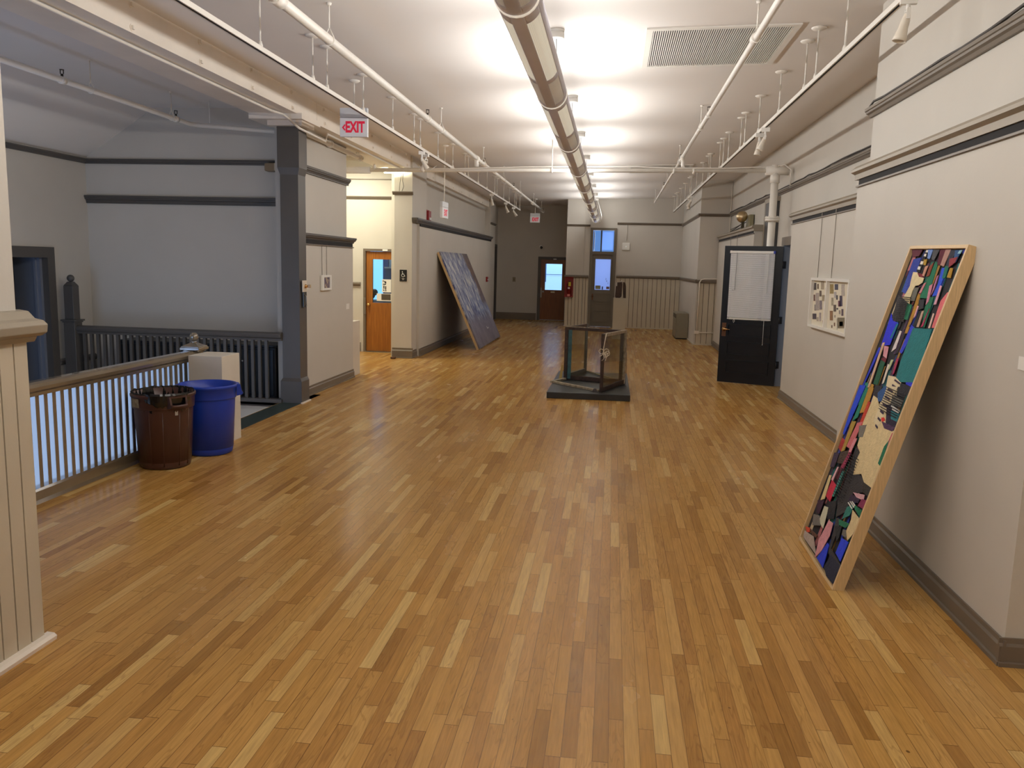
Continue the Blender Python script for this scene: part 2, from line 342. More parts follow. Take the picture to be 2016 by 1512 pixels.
COLLAGE = [([(165,1910),(279,1922),(315,1787),(242,1697),(173,1708)],(40,60,150)),
([(352,1971),(317,1972),(283,1838),(347,1834)],(25,25,30)),
([(317,1968),(351,1967),(354,1953),(319,1953)],(230,225,215)),
([(314,1945),(348,1944),(351,1928),(315,1930)],(230,225,215)),
([(301,1900),(344,1899),(346,1880),(303,1881)],(230,225,215)),
([(288,1868),(328,1867),(333,1848),(291,1850)],(230,225,215)),
([(216,1813),(242,1697),(173,1708),(179,1813)],(45,70,160)),
([(132,1683),(318,1658),(383,1533),(178,1526)],(55,52,55)),
([(526,1900),(572,1893),(595,1759),(599,1689),(495,1685),(482,1724),(504,1770)],(20,110,80)),
([(332,1645),(419,1639),(430,1550),(375,1549)],(20,105,75)),
([(445,1710),(484,1705),(505,1666),(503,1548),(506,1475),(464,1472),(461,1572)],(165,120,35)),
([(652,1864),(687,1867),(724,1812),(718,1712),(664,1704),(676,1774)],(40,80,210)),
([(686,1877),(735,1879),(746,1812),(707,1805)],(20,105,85)),
([(845,1891),(930,1902),(896,1742),(854,1741),(859,1837)],(15,105,110)),
([(761,1867),(799,1867),(817,1813),(765,1815)],(170,130,40)),
([(840,1974),(930,1978),(921,1943),(850,1947)],(35,45,140)),
([(866,1681),(902,1689),(905,1538),(860,1538)],(125,30,50)),
([(802,1688),(846,1735),(882,1742),(897,1694),(893,1543),(815,1538),(803,1654)],(215,110,115)),
([(624,1697),(690,1702),(709,1624),(720,1531),(683,1528),(621,1633)],(20,105,75)),
([(521,1529),(588,1514),(558,1407),(536,1358),(497,1361)],(45,60,200)),
([(873,1358),(908,1417),(917,1234),(846,1223)],(40,40,55)),
([(736,1233),(869,1258),(877,1209),(759,1210)],(40,50,200)),
([(564,1513),(828,1532),(840,1472),(838,1434),(858,1405),(864,1238),(659,1206),(589,1212),(563,1315)],(25,115,120)),
([(135,1566),(209,1525),(311,1521),(303,1382),(162,1361)],(35,45,215)),
([(262,1420),(298,1423),(317,1515),(287,1516)],(15,110,140)),
([(135,1347),(173,1351),(155,1252),(114,1093),(127,1044),(87,1037)],(35,55,200)),
([(496,1676),(573,1682),(606,1632),(538,1615)],(40,40,48)),
([(383,1479),(412,1478),(419,1373),(369,1347)],(225,215,215)),
([(218,1367),(295,1371),(330,1301),(262,1308)],(215,150,160)),
([(253,1278),(333,1281),(349,1136),(270,1131)],(25,85,60)),
([(278,1302),(333,1298),(339,1275),(246,1285)],(110,30,45)),
([(862,1449),(897,1452),(903,1367),(876,1355)],(225,170,170)),
([(678,1205),(870,1208),(873,1164),(721,1146)],(40,38,45)),
([(463,1215),(577,1224),(685,1206),(696,1136),(670,1058),(492,1026),(502,1125)],(228,212,175)),
([(131,1118),(196,1120),(180,979),(102,966)],(25,125,110)),
([(243,1127),(286,1127),(298,1050),(225,980),(232,1032)],(175,130,45)),
([(361,1741),(429,1743),(439,1663),(371,1661)],(100,98,88)),
([(92,1973),(270,1976),(245,1929),(142,1924)],(90,35,50)),
([(357,1974),(433,1972),(432,1913),(395,1917)],(110,140,200)),
([(441,1972),(531,1970),(504,1906),(457,1913)],(75,75,80)),
([(539,1970),(614,1971),(622,1880),(576,1880)],(90,25,45)),
([(617,1968),(690,1969),(674,1873),(622,1880)],(170,130,120)),
([(692,1966),(766,1964),(748,1873),(698,1880)],(45,45,60)),
([(751,1964),(834,1965),(812,1897),(778,1903)],(40,80,130)),
([(808,1963),(841,1965),(832,1945),(796,1945)],(150,190,200)),
([(912,1937),(932,1960),(919,1884),(890,1879)],(20,90,60)),
([(580,1759),(615,1773),(647,1672),(627,1652)],(200,130,150)),
([(635,1817),(652,1823),(659,1742),(650,1710)],(190,120,160)),
([(726,1768),(751,1766),(764,1664),(737,1660)],(215,160,180)),
([(487,1770),(514,1777),(494,1712),(461,1711)],(200,130,140)),
([(514,1640),(533,1638),(537,1583),(523,1562)],(225,170,175)),
([(531,1563),(527,1576),(517,1516),(501,1514)],(40,50,110)),
([(694,1624),(697,1636),(700,1535),(675,1527)],(170,50,90)),
([(608,1613),(633,1620),(644,1525),(613,1523)],(190,160,140)),
([(772,1615),(789,1613),(804,1534),(782,1532)],(225,195,180)),
([(254,1831),(325,1831),(385,1805),(456,1802),(459,1773),(417,1756),(369,1751),(355,1721),(358,1674),(382,1641),(337,1649),(242,1669),(260,1697),(284,1746),(269,1780)],(225,208,165)),
([(328,1828),(420,1822),(439,1802),(377,1805)],(120,25,40)),
([(409,1868),(453,1874),(450,1809),(418,1815)],(190,140,120)),
([(476,1868),(516,1893),(525,1816),(483,1809)],(130,60,40)),
([(353,1908),(401,1911),(411,1874),(374,1878)],(165,130,40)),
([(723,1916),(820,1927),(812,1897),(753,1867)],(140,50,60)),
([(182,1381),(216,1388),(236,1105),(205,1093)],(215,180,150)),
([(424,1305),(458,1309),(448,1247),(418,1257)],(180,190,150)),
([(502,1321),(531,1328),(542,1239),(527,1227)],(170,50,90)),
([(398,1275),(431,1272),(441,1164),(421,1154)],(225,215,200)),
([(314,1131),(443,1143),(446,1068),(352,1059)],(50,46,52)),
([(666,1131),(816,1130),(814,1091),(673,1073)],(105,103,98)),
([(870,1151),(891,1155),(878,1095),(856,1091)],(200,180,180)),
([(590,1211),(682,1204),(684,1195),(591,1202)],(58,42,66)),
([(582,1180),(678,1174),(680,1165),(583,1170)],(58,42,66)),
([(575,1148),(673,1144),(676,1135),(575,1139)],(58,42,66)),
([(567,1117),(669,1114),(671,1105),(567,1108)],(58,42,66)),
([(559,1085),(665,1083),(667,1074),(560,1076)],(58,42,66)),
([(551,1054),(661,1053),(663,1044),(552,1044)],(58,42,66)),
([(57,1086),(166,1102),(142,952),(106,760),(72,762),(57,899)],(30,70,215)),
([(184,1087),(231,1094),(229,905),(161,864)],(25,125,105)),
([(233,1103),(317,1112),(331,960),(237,933)],(180,135,50)),
([(308,1027),(350,1025),(360,841),(293,827)],(190,60,40)),
([(678,1180),(879,1210),(859,1129),(703,1135)],(40,38,45)),
([(412,1096),(478,1149),(519,1156),(523,1063),(461,1053)],(45,85,140)),
([(386,749),(512,735),(511,622),(657,635),(758,570),(609,518),(608,405),(481,320),(417,417),(421,580)],(50,48,52)),
([(649,641),(865,626),(860,568),(739,565)],(45,42,40)),
([(363,1071),(445,1067),(506,1035),(610,1028),(800,959),(850,953),(837,862),(869,749),(847,621),(706,615),(622,642),(506,603),(468,681),(483,737),(399,761),(382,846),(354,893),(364,1000)],(222,202,155)),
([(519,1156),(678,1180),(667,1104),(645,1018),(609,919),(510,942),(525,1106)],(228,212,175)),
([(619,1063),(697,1077),(863,1002),(854,970),(697,970)],(40,30,55)),
([(645,1125),(824,1123),(822,1083),(670,1080)],(110,108,100)),
([(707,1046),(832,1053),(847,1008),(750,1004)],(40,120,130)),
([(682,1074),(820,1068),(829,1060),(687,1065)],(235,232,225)),
([(713,1062),(818,1057),(821,1048),(718,1053)],(235,232,225)),
([(631,966),(848,976),(832,949),(707,939)],(75,50,85)),
([(612,983),(649,992),(680,982),(654,966),(623,968)],(215,50,40)),
([(832,1156),(859,1160),(879,967),(851,969)],(20,70,70)),
([(839,943),(866,948),(850,809),(817,817)],(190,80,100)),
([(838,902),(847,832),(844,751),(803,756),(800,854)],(20,110,80)),
([(264,875),(346,901),(313,714),(227,712)],(205,110,115)),
([(161,864),(232,878),(218,683),(167,661)],(170,140,60)),
([(100,739),(91,671),(167,661),(167,736)],(165,40,40)),
([(313,786),(358,796),(336,684),(294,683)],(215,140,150)),
([(315,868),(428,899),(437,823),(371,808)],(120,116,108)),
([(167,661),(299,702),(317,616),(167,587)],(70,55,45)),
([(53,625),(152,648),(146,553),(72,534)],(60,45,70)),
([(308,695),(353,706),(320,589),(265,584)],(150,40,80)),
([(116,488),(152,498),(186,347),(122,318)],(225,205,150)),
([(192,481),(298,473),(299,362),(192,368)],(195,40,70)),
([(314,569),(348,578),(333,410),(298,399)],(60,140,130)),
([(206,569),(230,575),(213,477),(180,477)],(225,180,190)),
([(72,302),(195,340),(190,243),(131,234)],(60,30,55)),
([(275,355),(403,404),(467,306),(357,270)],(28,30,38)),
([(231,313),(311,329),(349,202),(235,210)],(205,205,180)),
([(91,211),(211,241),(285,199),(141,150)],(115,112,108)),
([(24,100),(122,124),(138,100),(88,83)],(200,70,40)),
([(110,120),(300,138),(295,117),(205,105)],(90,55,40)),
([(40,76),(238,107),(399,43),(57,38)],(175,160,150)),
([(502,327),(594,348),(594,162),(841,152),(821,102),(577,129)],(55,52,55)),
([(399,274),(481,284),(501,209),(462,95),(393,23),(349,128)],(215,150,160)),
([(510,167),(547,163),(581,32),(427,35)],(30,60,215)),
([(594,46),(626,138),(822,145),(813,30),(679,18)],(28,34,60)),
([(529,282),(633,317),(654,255),(637,222)],(30,34,40)),
([(694,269),(812,285),(800,162),(688,171)],(35,65,225)),
([(668,312),(763,336),(752,289),(678,281)],(110,108,103)),
([(700,443),(863,437),(861,353),(786,284),(724,323),(733,394)],(222,202,155)),
([(552,334),(736,369),(700,331),(584,309)],(20,110,80)),
([(605,430),(690,474),(691,406),(594,348)],(40,120,110)),
([(596,506),(749,534),(740,498),(594,462)],(45,30,60)),
([(615,524),(791,564),(801,533),(691,517)],(220,170,180)),
([(775,534),(856,550),(844,497),(755,486)],(130,40,80)),
([(690,474),(832,485),(840,446),(739,455)],(20,110,80)),
([(592,452),(599,458),(696,450),(689,443)],(235,232,225)),
([(616,467),(623,472),(712,464),(705,457)],(235,232,225)),
([(646,476),(653,482),(719,476),(712,469)],(235,232,225)),
([(555,1149),(636,1147),(639,1136),(557,1138)],(58,42,66)),
([(558,1106),(632,1103),(635,1092),(561,1095)],(58,42,66)),
([(562,1063),(628,1060),(630,1049),(565,1052)],(58,42,66)),
([(566,1020),(624,1016),(626,1004),(569,1008)],(58,42,66)),
([(570,977),(619,972),(622,960),(572,966)],(58,42,66)),
([(573,934),(615,927),(618,916),(576,923)],(58,42,66)),
]
SCRAPS = [([(10155,1635),(10033,1637),(10006,1555),(10128,1552)],(70,62,62)),
([(9976,1626),(9922,1627),(9903,1569),(9958,1568)],(95,75,60)),
([(9813,1653),(9688,1655),(9661,1570),(9786,1567)],(165,150,130)),
([(9600,1588),(9552,1590),(9531,1523),(9579,1521)],(75,70,80)),
([(9850,1550),(9765,1553),(9744,1487),(9829,1484)],(95,80,72)),
([(10115,1495),(10041,1498),(10018,1424),(10091,1422)],(110,85,80)),
([(10019,1519),(9877,1524),(9813,1325),(9954,1318)],(165,155,150)),
([(9720,1505),(9553,1511),(9532,1444),(9698,1437)],(160,145,120)),
([(9821,1438),(9707,1443),(9675,1341),(9788,1335)],(125,115,120)),
([(10036,1382),(9964,1385),(9941,1315),(10013,1312)],(140,135,130)),
([(9580,1385),(9526,1388),(9492,1282),(9547,1279)],(170,160,145)),
([(10092,1272),(9918,1281),(9897,1218),(10070,1207)],(75,65,75)),
([(9782,1300),(9709,1304),(9678,1208),(9751,1203)],(165,155,155)),
([(9607,1221),(9556,1224),(9544,1185),(9595,1182)],(150,100,85)),
([(9881,1242),(9807,1247),(9792,1201),(9867,1196)],(170,160,145)),
([(9412,1634),(9269,1637),(9237,1535),(9380,1530)],(150,130,85)),
([(9218,1638),(9092,1641),(9074,1580),(9199,1576)],(75,75,90)),
([(8956,1641),(8843,1643),(8807,1524),(8920,1521)],(180,170,160)),
([(9217,1554),(9136,1556),(9117,1493),(9197,1490)],(180,175,175)),
([(9126,1522),(9066,1524),(9052,1476),(9111,1474)],(95,92,95)),
([(9310,1488),(9238,1491),(9212,1407),(9284,1404)],(160,150,130)),
([(9029,1466),(8942,1470),(8924,1410),(9011,1406)],(115,70,90)),
([(8987,1521),(8892,1524),(8859,1416),(8954,1411)],(60,55,80)),
([(9194,1416),(9104,1420),(9082,1349),(9172,1344)],(85,75,70)),
([(9070,1387),(9016,1390),(9011,1374),(9065,1371)],(60,58,60)),
([(9328,1344),(9215,1350),(9183,1248),(9296,1241)],(140,105,75)),
([(8879,1386),(8813,1389),(8792,1320),(8857,1316)],(90,75,85)),
([(8970,1368),(8916,1371),(8904,1332),(8958,1329)],(140,130,125)),
([(9000,1289),(8745,1304),(8712,1197),(8967,1179)],(120,110,90)),
([(8915,1252),(8784,1260),(8770,1214),(8901,1205)],(200,195,170)),
([(9126,1227),(9086,1230),(9075,1193),(9114,1190)],(130,100,80)),
([(9218,1194),(9184,1196),(9175,1167),(9209,1164)],(120,90,75)),
([(9030,1276),(9001,1278),(8966,1163),(8995,1161)],(190,185,170)),
([(9131,1308),(9095,1310),(9087,1284),(9122,1282)],(150,140,130)),
]
# ------------------------------------------------------------------ the setting
def zc(x): return 3.735 + .024 * x
YB = -3.2          # wall behind the camera
b = MB(); b.box(-4.02, YB, -.25, 2.95, 26.8, 0); b.box(-6.6, 11.0, -.25, -4.02, 15.7, 0)
struct('floor', b, FLOOR, 'honey oak strip floor running the length of the long gallery', 'floor')
b = MB(); b.hexa([(-4.3, YB, zc(-4.3)), (2.95, YB, zc(2.95)), (2.95, 26.9, zc(2.95)), (-4.3, 26.9, zc(-4.3)), (-4.3, YB, zc(-4.3) + .2), (2.95, YB, zc(2.95) + .2), (2.95, 26.9, zc(2.95) + .2), (-4.3, 26.9, zc(-4.3) + .2)])
b.box(-7.2, 10.0, 3.66, -4.27, 15.7, 3.86)
struct('ceiling', b, CEIL, 'smooth white plaster ceiling above the long gallery', 'ceiling')
b = MB(); b.box(-5.92, 3.9, 3.63, -4.27, 10.2, 3.83); b.hexa([(-7.1, 3.9, 2.87), (-5.92, 3.9, 3.63), (-5.92, 10.2, 3.63), (-7.1, 10.2, 2.87), (-7.1, 3.9, 3.2), (-5.92, 3.9, 3.83), (-5.92, 10.2, 3.83), (-7.1, 10.2, 3.2)])
struct('ceiling_stair', b, CEIL, 'shadowed ceiling over the stairwell, sloping down to its left wall', 'ceiling')

# right hand side
b = MB(); b.box(2.65, YB, 0, 2.95, 11.80, 3.95); b.box(2.65, 11.80, 2.20, 2.95, 12.92, 3.95); b.box(2.65, 12.92, 0, 2.95, 24.6, 3.95)
struct('wall_right', b, WALL, 'greige right wall set back between two wall piers', 'wall')
b = MB(); b.box(1.95, 3.75, 0, 2.66, 6.81, 3.95)
struct('wall_right_near_pier', b, WALL, 'pale greige wall pier nearest the camera on the right', 'wall')
b = MB(); b.box(1.955, 19.557, 0, 2.66, 24.4, 3.95)
struct('wall_right_far_pier', b, WALL, 'greige corner pier beyond the open black door', 'wall')
def panel_r(name, x, y0, y1, z1, xb, lab):
    struct(name, MB().box(x, y0, .0, xb, y1, z1), WALL, lab, 'wall panel')
panel_r('wall_right_near_panel', 1.842, 3.752, 6.69, 2.47, 1.951, 'pale display panel on the near pier, behind the leaning textile piece')
panel_r('wall_right_middle_panel', 2.40, 6.85, 11.68, 2.46, 2.651, 'display panel behind the white two-part frame')
panel_r('wall_right_far_panel', 2.40, 14.72, 19.50, 2.46, 2.651, 'display panel behind the open black door')

def crown(mb, x, y0, y1, z, s=1, dep=.07, hgt=.10, m=0):
    """moulding running along y; projects towards -s*x from the plane x"""
    pr = [(0, 0), (-.35, 0), (-.5, .3), (-.78, .42), (-.85, .62), (-1, .68), (-1, 1), (0, 1)]
    mb.prism([(x + s * dep * q[0], y0, z + hgt * q[1]) for q in pr], (0, y1 - y0, 0), m)
def crown_x(mb, y, x0, x1, z, dep=.06, hgt=.07, m=0):
    pr = [(0, 0), (-.35, 0), (-.5, .3), (-.78, .42), (-.85, .62), (-1, .68), (-1, 1), (0, 1)]
    mb.prism([(x0, y + dep * q[0], z + hgt * q[1]) for q in pr], (x1 - x0, 0, 0), m)
TLEDGE = M('greige_ledge_paint', (150, 140, 124), .45, var=.04)
def ledge_r(name, x, xb, y0, y1, z, lab):
    """picture ledge: crown on top, dark hanging slot and thin rail below"""
    t = thing(name, lab, 'picture rail', (x, y0, z), kind='structure')
    m = MB(); m.prism([(xb, y0 - .03, z + .105), (x - .012, y0 - .03, z + .105), (x - .05, y0 - .03, z + .075), (x - .05, y0 - .03, z + .055), (x - .02, y0 - .03, z + .04), (x - .018, y0 - .03, z), (xb, y0 - .03, z)], (0, y1 - y0 + .06, 0))
    m.build('ledge_moulding', TLEDGE, t)
    MB().box(x - .008, y0 + .05, z - .045, x + .01, y1 - .05, z + .004).build('hanging_slot', GAPB, t)
    MB().box(x - .016, y0, z - .055, x + .01, y1, z - .043).build('lower_lip', TRIM, t)
    m = MB(); m.box(x - .05, y0 - .03, z + .055, x - .0505 + .006, y1 + .03, z + .0555); 
    return t
ledge_r('trim_1', 1.842, 1.951, 3.76, 6.69, 2.465, 'cream picture ledge with dark slot on the near right pier')
ledge_r('trim_2', 2.40, 2.651, 6.85, 11.68, 2.45, 'picture ledge with dark slot above the white two-part frame')
ledge_r('trim_3', 2.40, 2.651, 14.72, 19.50, 2.45, 'picture ledge with dark slot above the open black door')

CABLE = M('dark_cable', (66, 60, 56), .6)
def rail_wires(mb, pts, r=.008):
    mb.tube(pts, r, 6)
def rail_right(name, x, y0, y1, z, lab, seed):
    t = thing(name, lab, 'picture rail', (x, y0, z), kind='structure')
    m = MB(); crown(m, x, y0, y1, z, 1, .06, .065); m.build('rail_moulding', TRIM, t)
    rnd = random.Random(seed); m = MB()
    for k in range(2):
        pts = []; y = y0 + .02
        while y < y1 - .02:
            pts.append((x - .02 - .012 * k, y, z + .072 + .012 * k + rnd.uniform(0, .022))); y += rnd.uniform(.25, .5)
        pts.append((x - .02 - .012 * k, y1 - .02, z + .075)); m.tube(pts, .009, 6)
    m.build('cable', CABLE, t); return t
rail_right('trim_4', 1.95, 3.76, 6.85, 2.955, 'dark upper picture rail carrying loose cables on the near right pier', 1)
rail_right('trim_5', 2.65, 6.81, 19.557, 2.985, 'long dark upper rail with cables along the recessed right wall', 2)
m = MB(); crown(m, 1.955, 19.52, 24.3, 2.98, 1, .05, .065); crown_x(m, 19.557, 1.905, 2.65, 2.98, .05, .065)
struct('trim_6', m, TRIM, 'dark upper rail wrapping the far right corner pier', 'picture rail')

def base_y(mb, x, y0, y1, h, s=1, d=.02):
    """baseboard along y on plane x, projecting towards -s*x"""
    mb.prism([(x, y0, 0), (x - s * (d + .012), y0, 0), (x - s * (d + .012), y0, .018), (x - s * d, y0, .022), (x - s * d, y0, h * .72), (x - s * d * .55, y0, h * .82), (x - s * d * .5, y0, h), (x, y0, h)], (0, y1 - y0, 0))
def base_x(mb, y, x0, x1, h, d=.02):
    mb.prism([(x0, y, 0), (x0, y - d - .012, 0), (x0, y - d - .012, .018), (x0, y - d, .022), (x0, y - d, h * .72), (x0, y - d * .55, h * .82), (x0, y - d * .5, h), (x0, y, h)], (x1 - x0, 0, 0))
m = MB(); base_y(m, 1.842, 3.73, 6.69, .12); base_x(m, 3.752, 1.815, 2.65, .13); base_y(m, 2.65, YB, 3.75, .13)
struct('baseboard_right', m, TRIM, 'taupe baseboard along the near right pier', 'baseboard')
m = MB(); base_y(m, 2.40, 6.81, 11.68, .12); base_y(m, 2.40, 14.72, 19.5, .12)
struct('baseboard_right_panels', m, TRIM, 'taupe baseboard under the recessed display panels', 'baseboard')

# beadboard helper: separate tongue-and-groove boards in one wall skin
BEAD = M('greige_beadboard_paint', (198, 188, 168), .5, var=.05, vscale=2, bump=.08, bscale=40)
CRACK = M('beadboard_crack', (92, 84, 70), .8)
def bead_x(mb, y, x0, x1, z0, z1, w=.085, gp=.0065):
    n = max(1, round((x1 - x0) / w)); w = (x1 - x0) / n; mb.box(x0, y - .008, z0, x1, y, z1, 1)
    for i in range(n): mb.box(x0 + i * w + gp, y - .022, z0, x0 + (i + 1) * w - gp, y - .007, z1)
def bead_y(mb, x, y0, y1, z0, z1, w=.085, s=1):
    n = max(1, round((y1 - y0) / w)); w = (y1 - y0) / n; mb.box(x, y0, z0, x + s * .008, y1, z1, 1)
    for i in range(n): mb.box(x + s * .008, y0 + i * w + .004, z0, x + s * .02, y0 + (i + 1) * w - .004, z1)

# far pier wainscot
m = MB(); bead_x(m, 19.557, 1.99, 2.63, .03, 1.45, .13); m.box(1.945, 19.535, 0, 2.65, 19.557, .03); m.box(1.935, 19.55, 0, 1.955, 24.3, .03)
struct('wall_right_far_wainscot', m, [BEAD, CRACK], 'beadboard wainscot on the far right corner pier', 'wainscot')
def chair_x(mb, y, x0, x1, z): mb.prism([(x0, y, z), (x0, y - .03, z), (x0, y - .045, z + .03), (x0, y - .045, z + .055), (x0, y - .02, z + .075), (x0, y, z + .075)], (x1 - x0, 0, 0))
def chair_y(mb, x, y0, y1, z, s=1): mb.prism([(x, y0, z), (x - s * .03, y0, z), (x - s * .045, y0, z + .03), (x - s * .045, y0, z + .055), (x - s * .02, y0, z + .075), (x, y0, z + .075)], (0, y1 - y0, 0))
m = MB(); chair_x(m, 19.537, 1.93, 2.65, 1.45); chair_y(m, 1.955, 19.5, 24.3, 1.46)
struct('trim_7', m, TRIM, 'taupe chair rail around the far right corner pier', 'chair rail')

# end wall facing the camera, with the panelled door and transom
b = MB(); b.box(-1.38, 24.3, 0, -.66, 24.6, 3.95); b.box(.02, 24.3, 0, 2.3, 24.6, 3.95); b.box(-.66, 24.3, 2.88, .02, 24.6, 3.95)
b.box(-1.38, 24.6, 0, -1.20, 26.9, 3.95)
struct('wall_back', b, WALL, 'greige end wall facing down the gallery', 'wall')
b = MB(); b.box(-1.39, 24.26, 0, -.87, 24.3, 3.9)
struct('wall_back_pilaster', b, WALL, 'shallow greige pilaster beside the red extinguisher cabinet', 'wall')
m = MB(); bead_x(m, 24.3, .1, 1.95, .03, 1.46, .135); bead_x(m, 24.26, -1.385, -.88, .03, 1.44, .1); bead_x(m, 24.3, -.87, -.71, .03, 1.44, .08)
m.box(.1, 24.27, 0, 1.95, 24.3, .03); m.box(-1.4, 24.22, 0, -.72, 24.27, .03)
struct('wall_back_wainscot', m, [BEAD, CRACK], 'cracked beadboard wainscot along the end wall', 'wainscot')
m = MB(); chair_x(m, 24.28, .1, 1.95, 1.465); chair_x(m, 24.24, -1.42, -.71, 1.44)
struct('trim_8', m, TRIM, 'taupe chair rail on the end wall', 'chair rail')
m = MB(); crown_x(m, 24.3, .07, 1.95, 3.0, .05, .065); crown_x(m, 24.26, -1.4, -.71, 2.93, .05, .06)
struct('trim_9', m, TRIM, 'dark upper rail across the end wall', 'picture rail')
# far wall down the left side passage
b = MB(); b.box(-3.9, 26.6, 0, -2.42, 26.9, 3.95); b.box(-1.47, 26.6, 0, -1.2, 26.9, 3.95); b.box(-2.42, 26.6, 2.03, -1.47, 26.9, 3.95)
struct('wall_far', b, WALL, 'dim greige wall at the far end, beside the dark oak door', 'wall')
m = MB(); base_x(m, 26.6, -3.78, -2.45, .22, .03); struct('baseboard_far', m, TRIM, 'tall taupe baseboard on the dim far wall', 'baseboard')

# left wall beyond the office recess
b = MB(); b.box(-4.1, 14.9, 0, -3.78, 25.1, 3.9); b.box(-4.1, 25.1, 2.36, -3.78, 26.2, 3.9); b.box(-4.1, 26.2, 0, -3.78, 26.7, 3.9); b.box(-4.5, 24.9, 0, -4.1, 26.4, 3.9)
struct('wall_left', b, WALL, 'greige left wall behind the blue leaning painting', 'wall')
b = MB(); b.box(-3.97, 14.62, 0, -3.64, 15.75, 3.9)
struct('wall_left_pier', b, WALL, 'narrow pier with the accessibility sign, right of the office door', 'wall')
b = MB(); b.box(-3.80, 15.0, 0, -3.59, 23.95, 2.47)
struct('wall_left_panel', b, WALL, 'display panel the blue painting leans on', 'wall panel')
b = MB(); b.box(-3.80, 23.95, 0, -3.62, 24.95, 3.9)
struct('wall_left_pilaster', b, WALL, 'pilaster between the left display panel and the dark doorway', 'wall')
t = thing('trim_10', 'taupe picture ledge above the blue leaning painting', 'picture rail', (-3.59, 15, 2.47), kind='structure')
m = MB(); crown(m, -3.60, 14.62, 23.97, 2.475, -1, .07, .085); crown_x(m, 14.62, -3.64, -3.54, 2.475, .03, .085); m.build('ledge_moulding', TRIMD, t)
MB().box(-3.60, 15.0, 2.425, -3.575, 23.9, 2.472).build('hanging_slot', GAPB, t)
m = MB(); crown(m, -3.62, 23.95, 24.95, 2.925, -1, .05, .06); struct('trim_11', m, TRIMD, 'dark upper rail at the far end of the left wall', 'picture rail')
m = MB(); crown_x(m, 14.62, -4.0, -3.62, 2.955, .05, .06); struct('trim_12', m, TRIM, 'short cap moulding on the pier right of the office door', 'picture rail')
m = MB(); base_y(m, -3.59, 15.0, 23.95, .14, -1, .022); base_y(m, -3.64, 14.6, 15.0, .14, -1); base_x(m, 14.62, -4.0, -3.61, .19, .03)
struct('baseboard_left', m, TRIM, 'taupe baseboard under the blue painting and around the pier', 'baseboard')

# office recess
b = MB(); b.box(-6.6, 15.45, 0, -4.80, 15.75, 3.9); b.box(-4.80, 15.45, 1.96, -3.95, 15.75, 3.9); b.box(-4.05, 15.45, 0, -3.9, 15.75, 3.9); b.box(-6.8, 11.9, 0, -6.6, 15.75, 3.9)
struct('wall_office', b, WALL, 'brightly lit cream wall of the recess around the oak office door', 'wall')
m = MB(); crown_x(m, 15.45, -6.6, -3.97, 2.935, .045, .055); m.box(-6.6, 15.43, 3.30, -3.97, 15.45, 3.315)
struct('trim_13', m, TRIM, 'thin picture rail on the bright recess wall', 'picture rail')
m = MB(); chair_x(m, 15.45, -6.6, -4.86, 1.28); struct('trim_14', m, TRIM, 'chair rail left of the oak office door', 'chair rail')
m = MB(); base_x(m, 15.45, -6.6, -4.86, .18, .03); struct('baseboard_office', m, TRIM, 'tall baseboard left of the oak office door', 'baseboard')

# wall between stairwell and recess
b = MB(); b.box(-7.1, 10.15, -2.6, -3.97, 11.93, 3.9); b.box(-4.12, 9.7, -.0, -3.97, 10.15, 3.42)
struct('wall_stair_back', b, WALL, 'blue-lit back wall of the stairwell, turning into the gallery', 'wall')
b = MB(); b.box(-3.98, 9.74, 0, -3.875, 11.93, 2.0)
struct('wall_stair_panel', b, WALL, 'display panel with the small white frame, right of the dark post', 'wall panel')
t = thing('trim_15', 'taupe picture ledge with dark slot above the small white frame', 'picture rail', (-3.875, 9.74, 2.0), kind='structure')
m = MB(); crown(m, -3.90, 9.735, 11.97, 2.01, -1, .075, .08); m.build('ledge_moulding', TRIMD, t); MB().box(-3.89, 9.76, 1.96, -3.86, 11.88, 2.012).build('hanging_slot', GAPB, t); MB().box(-3.89, 9.76, 1.945, -3.855, 11.93, 1.958).build('lower_lip', TRIM, t)
m = MB(); crown(m, -3.97, 9.735, 11.97, 2.865, -1, .06, .08); m.box(-3.97, 9.74, 2.852, -3.94, 11.95, 2.866); struct('trim_16', m, TRIMD, 'dark upper rail on the short wall right of the dark post', 'picture rail')
m = MB(); base_y(m, -3.875, 9.73, 11.93, .125, -1); struct('baseboard_stair', m, TRIM, 'taupe baseboard under the small white frame', 'baseboard')
m = MB(); crown_x(m, 10.15, -6.95, -4.1, 2.925, .05, .06); struct('trim_17', m, TRIMD, 'upper dark rail on the stairwell back wall', 'picture rail')
m = MB(); crown_x(m, 10.15, -6.95, -4.1, 2.435, .06, .085); m.box(-6.93, 10.13, 2.42, -4.1, 10.15, 2.435); struct('trim_18', m, TRIMD, 'lower dark picture ledge on the stairwell back wall', 'picture rail')
b = MB(); b.box(-7.2, 9.40, -2.6, -6.9, 10.2, 3.1); b.box(-7.2, 8.45, 1.79, -6.9, 9.40, 3.1); b.box(-7.2, 3.9, -2.6, -6.9, 8.45, 3.1); b.box(-7.2, 8.45, -2.6, -6.9, 9.4, -.05)
b.box(-4.1, 3.9, -2.6, -4.03, 7.7, 0); b.box(-7.2, 3.9, -2.7, -4, 10.2, -2.6)
struct('wall_stair_left', b, WALL, 'dim left wall of the stairwell with the open doorway', 'wall')
m = MB(); crown(m, -6.9, 4.1, 10.15, 2.925, -1, .05, .06); chair_y(m, -6.9, 9.42, 10.15, .36, -1); struct('trim_19', m, TRIMD, 'dark rails on the stairwell left wall', 'picture rail')
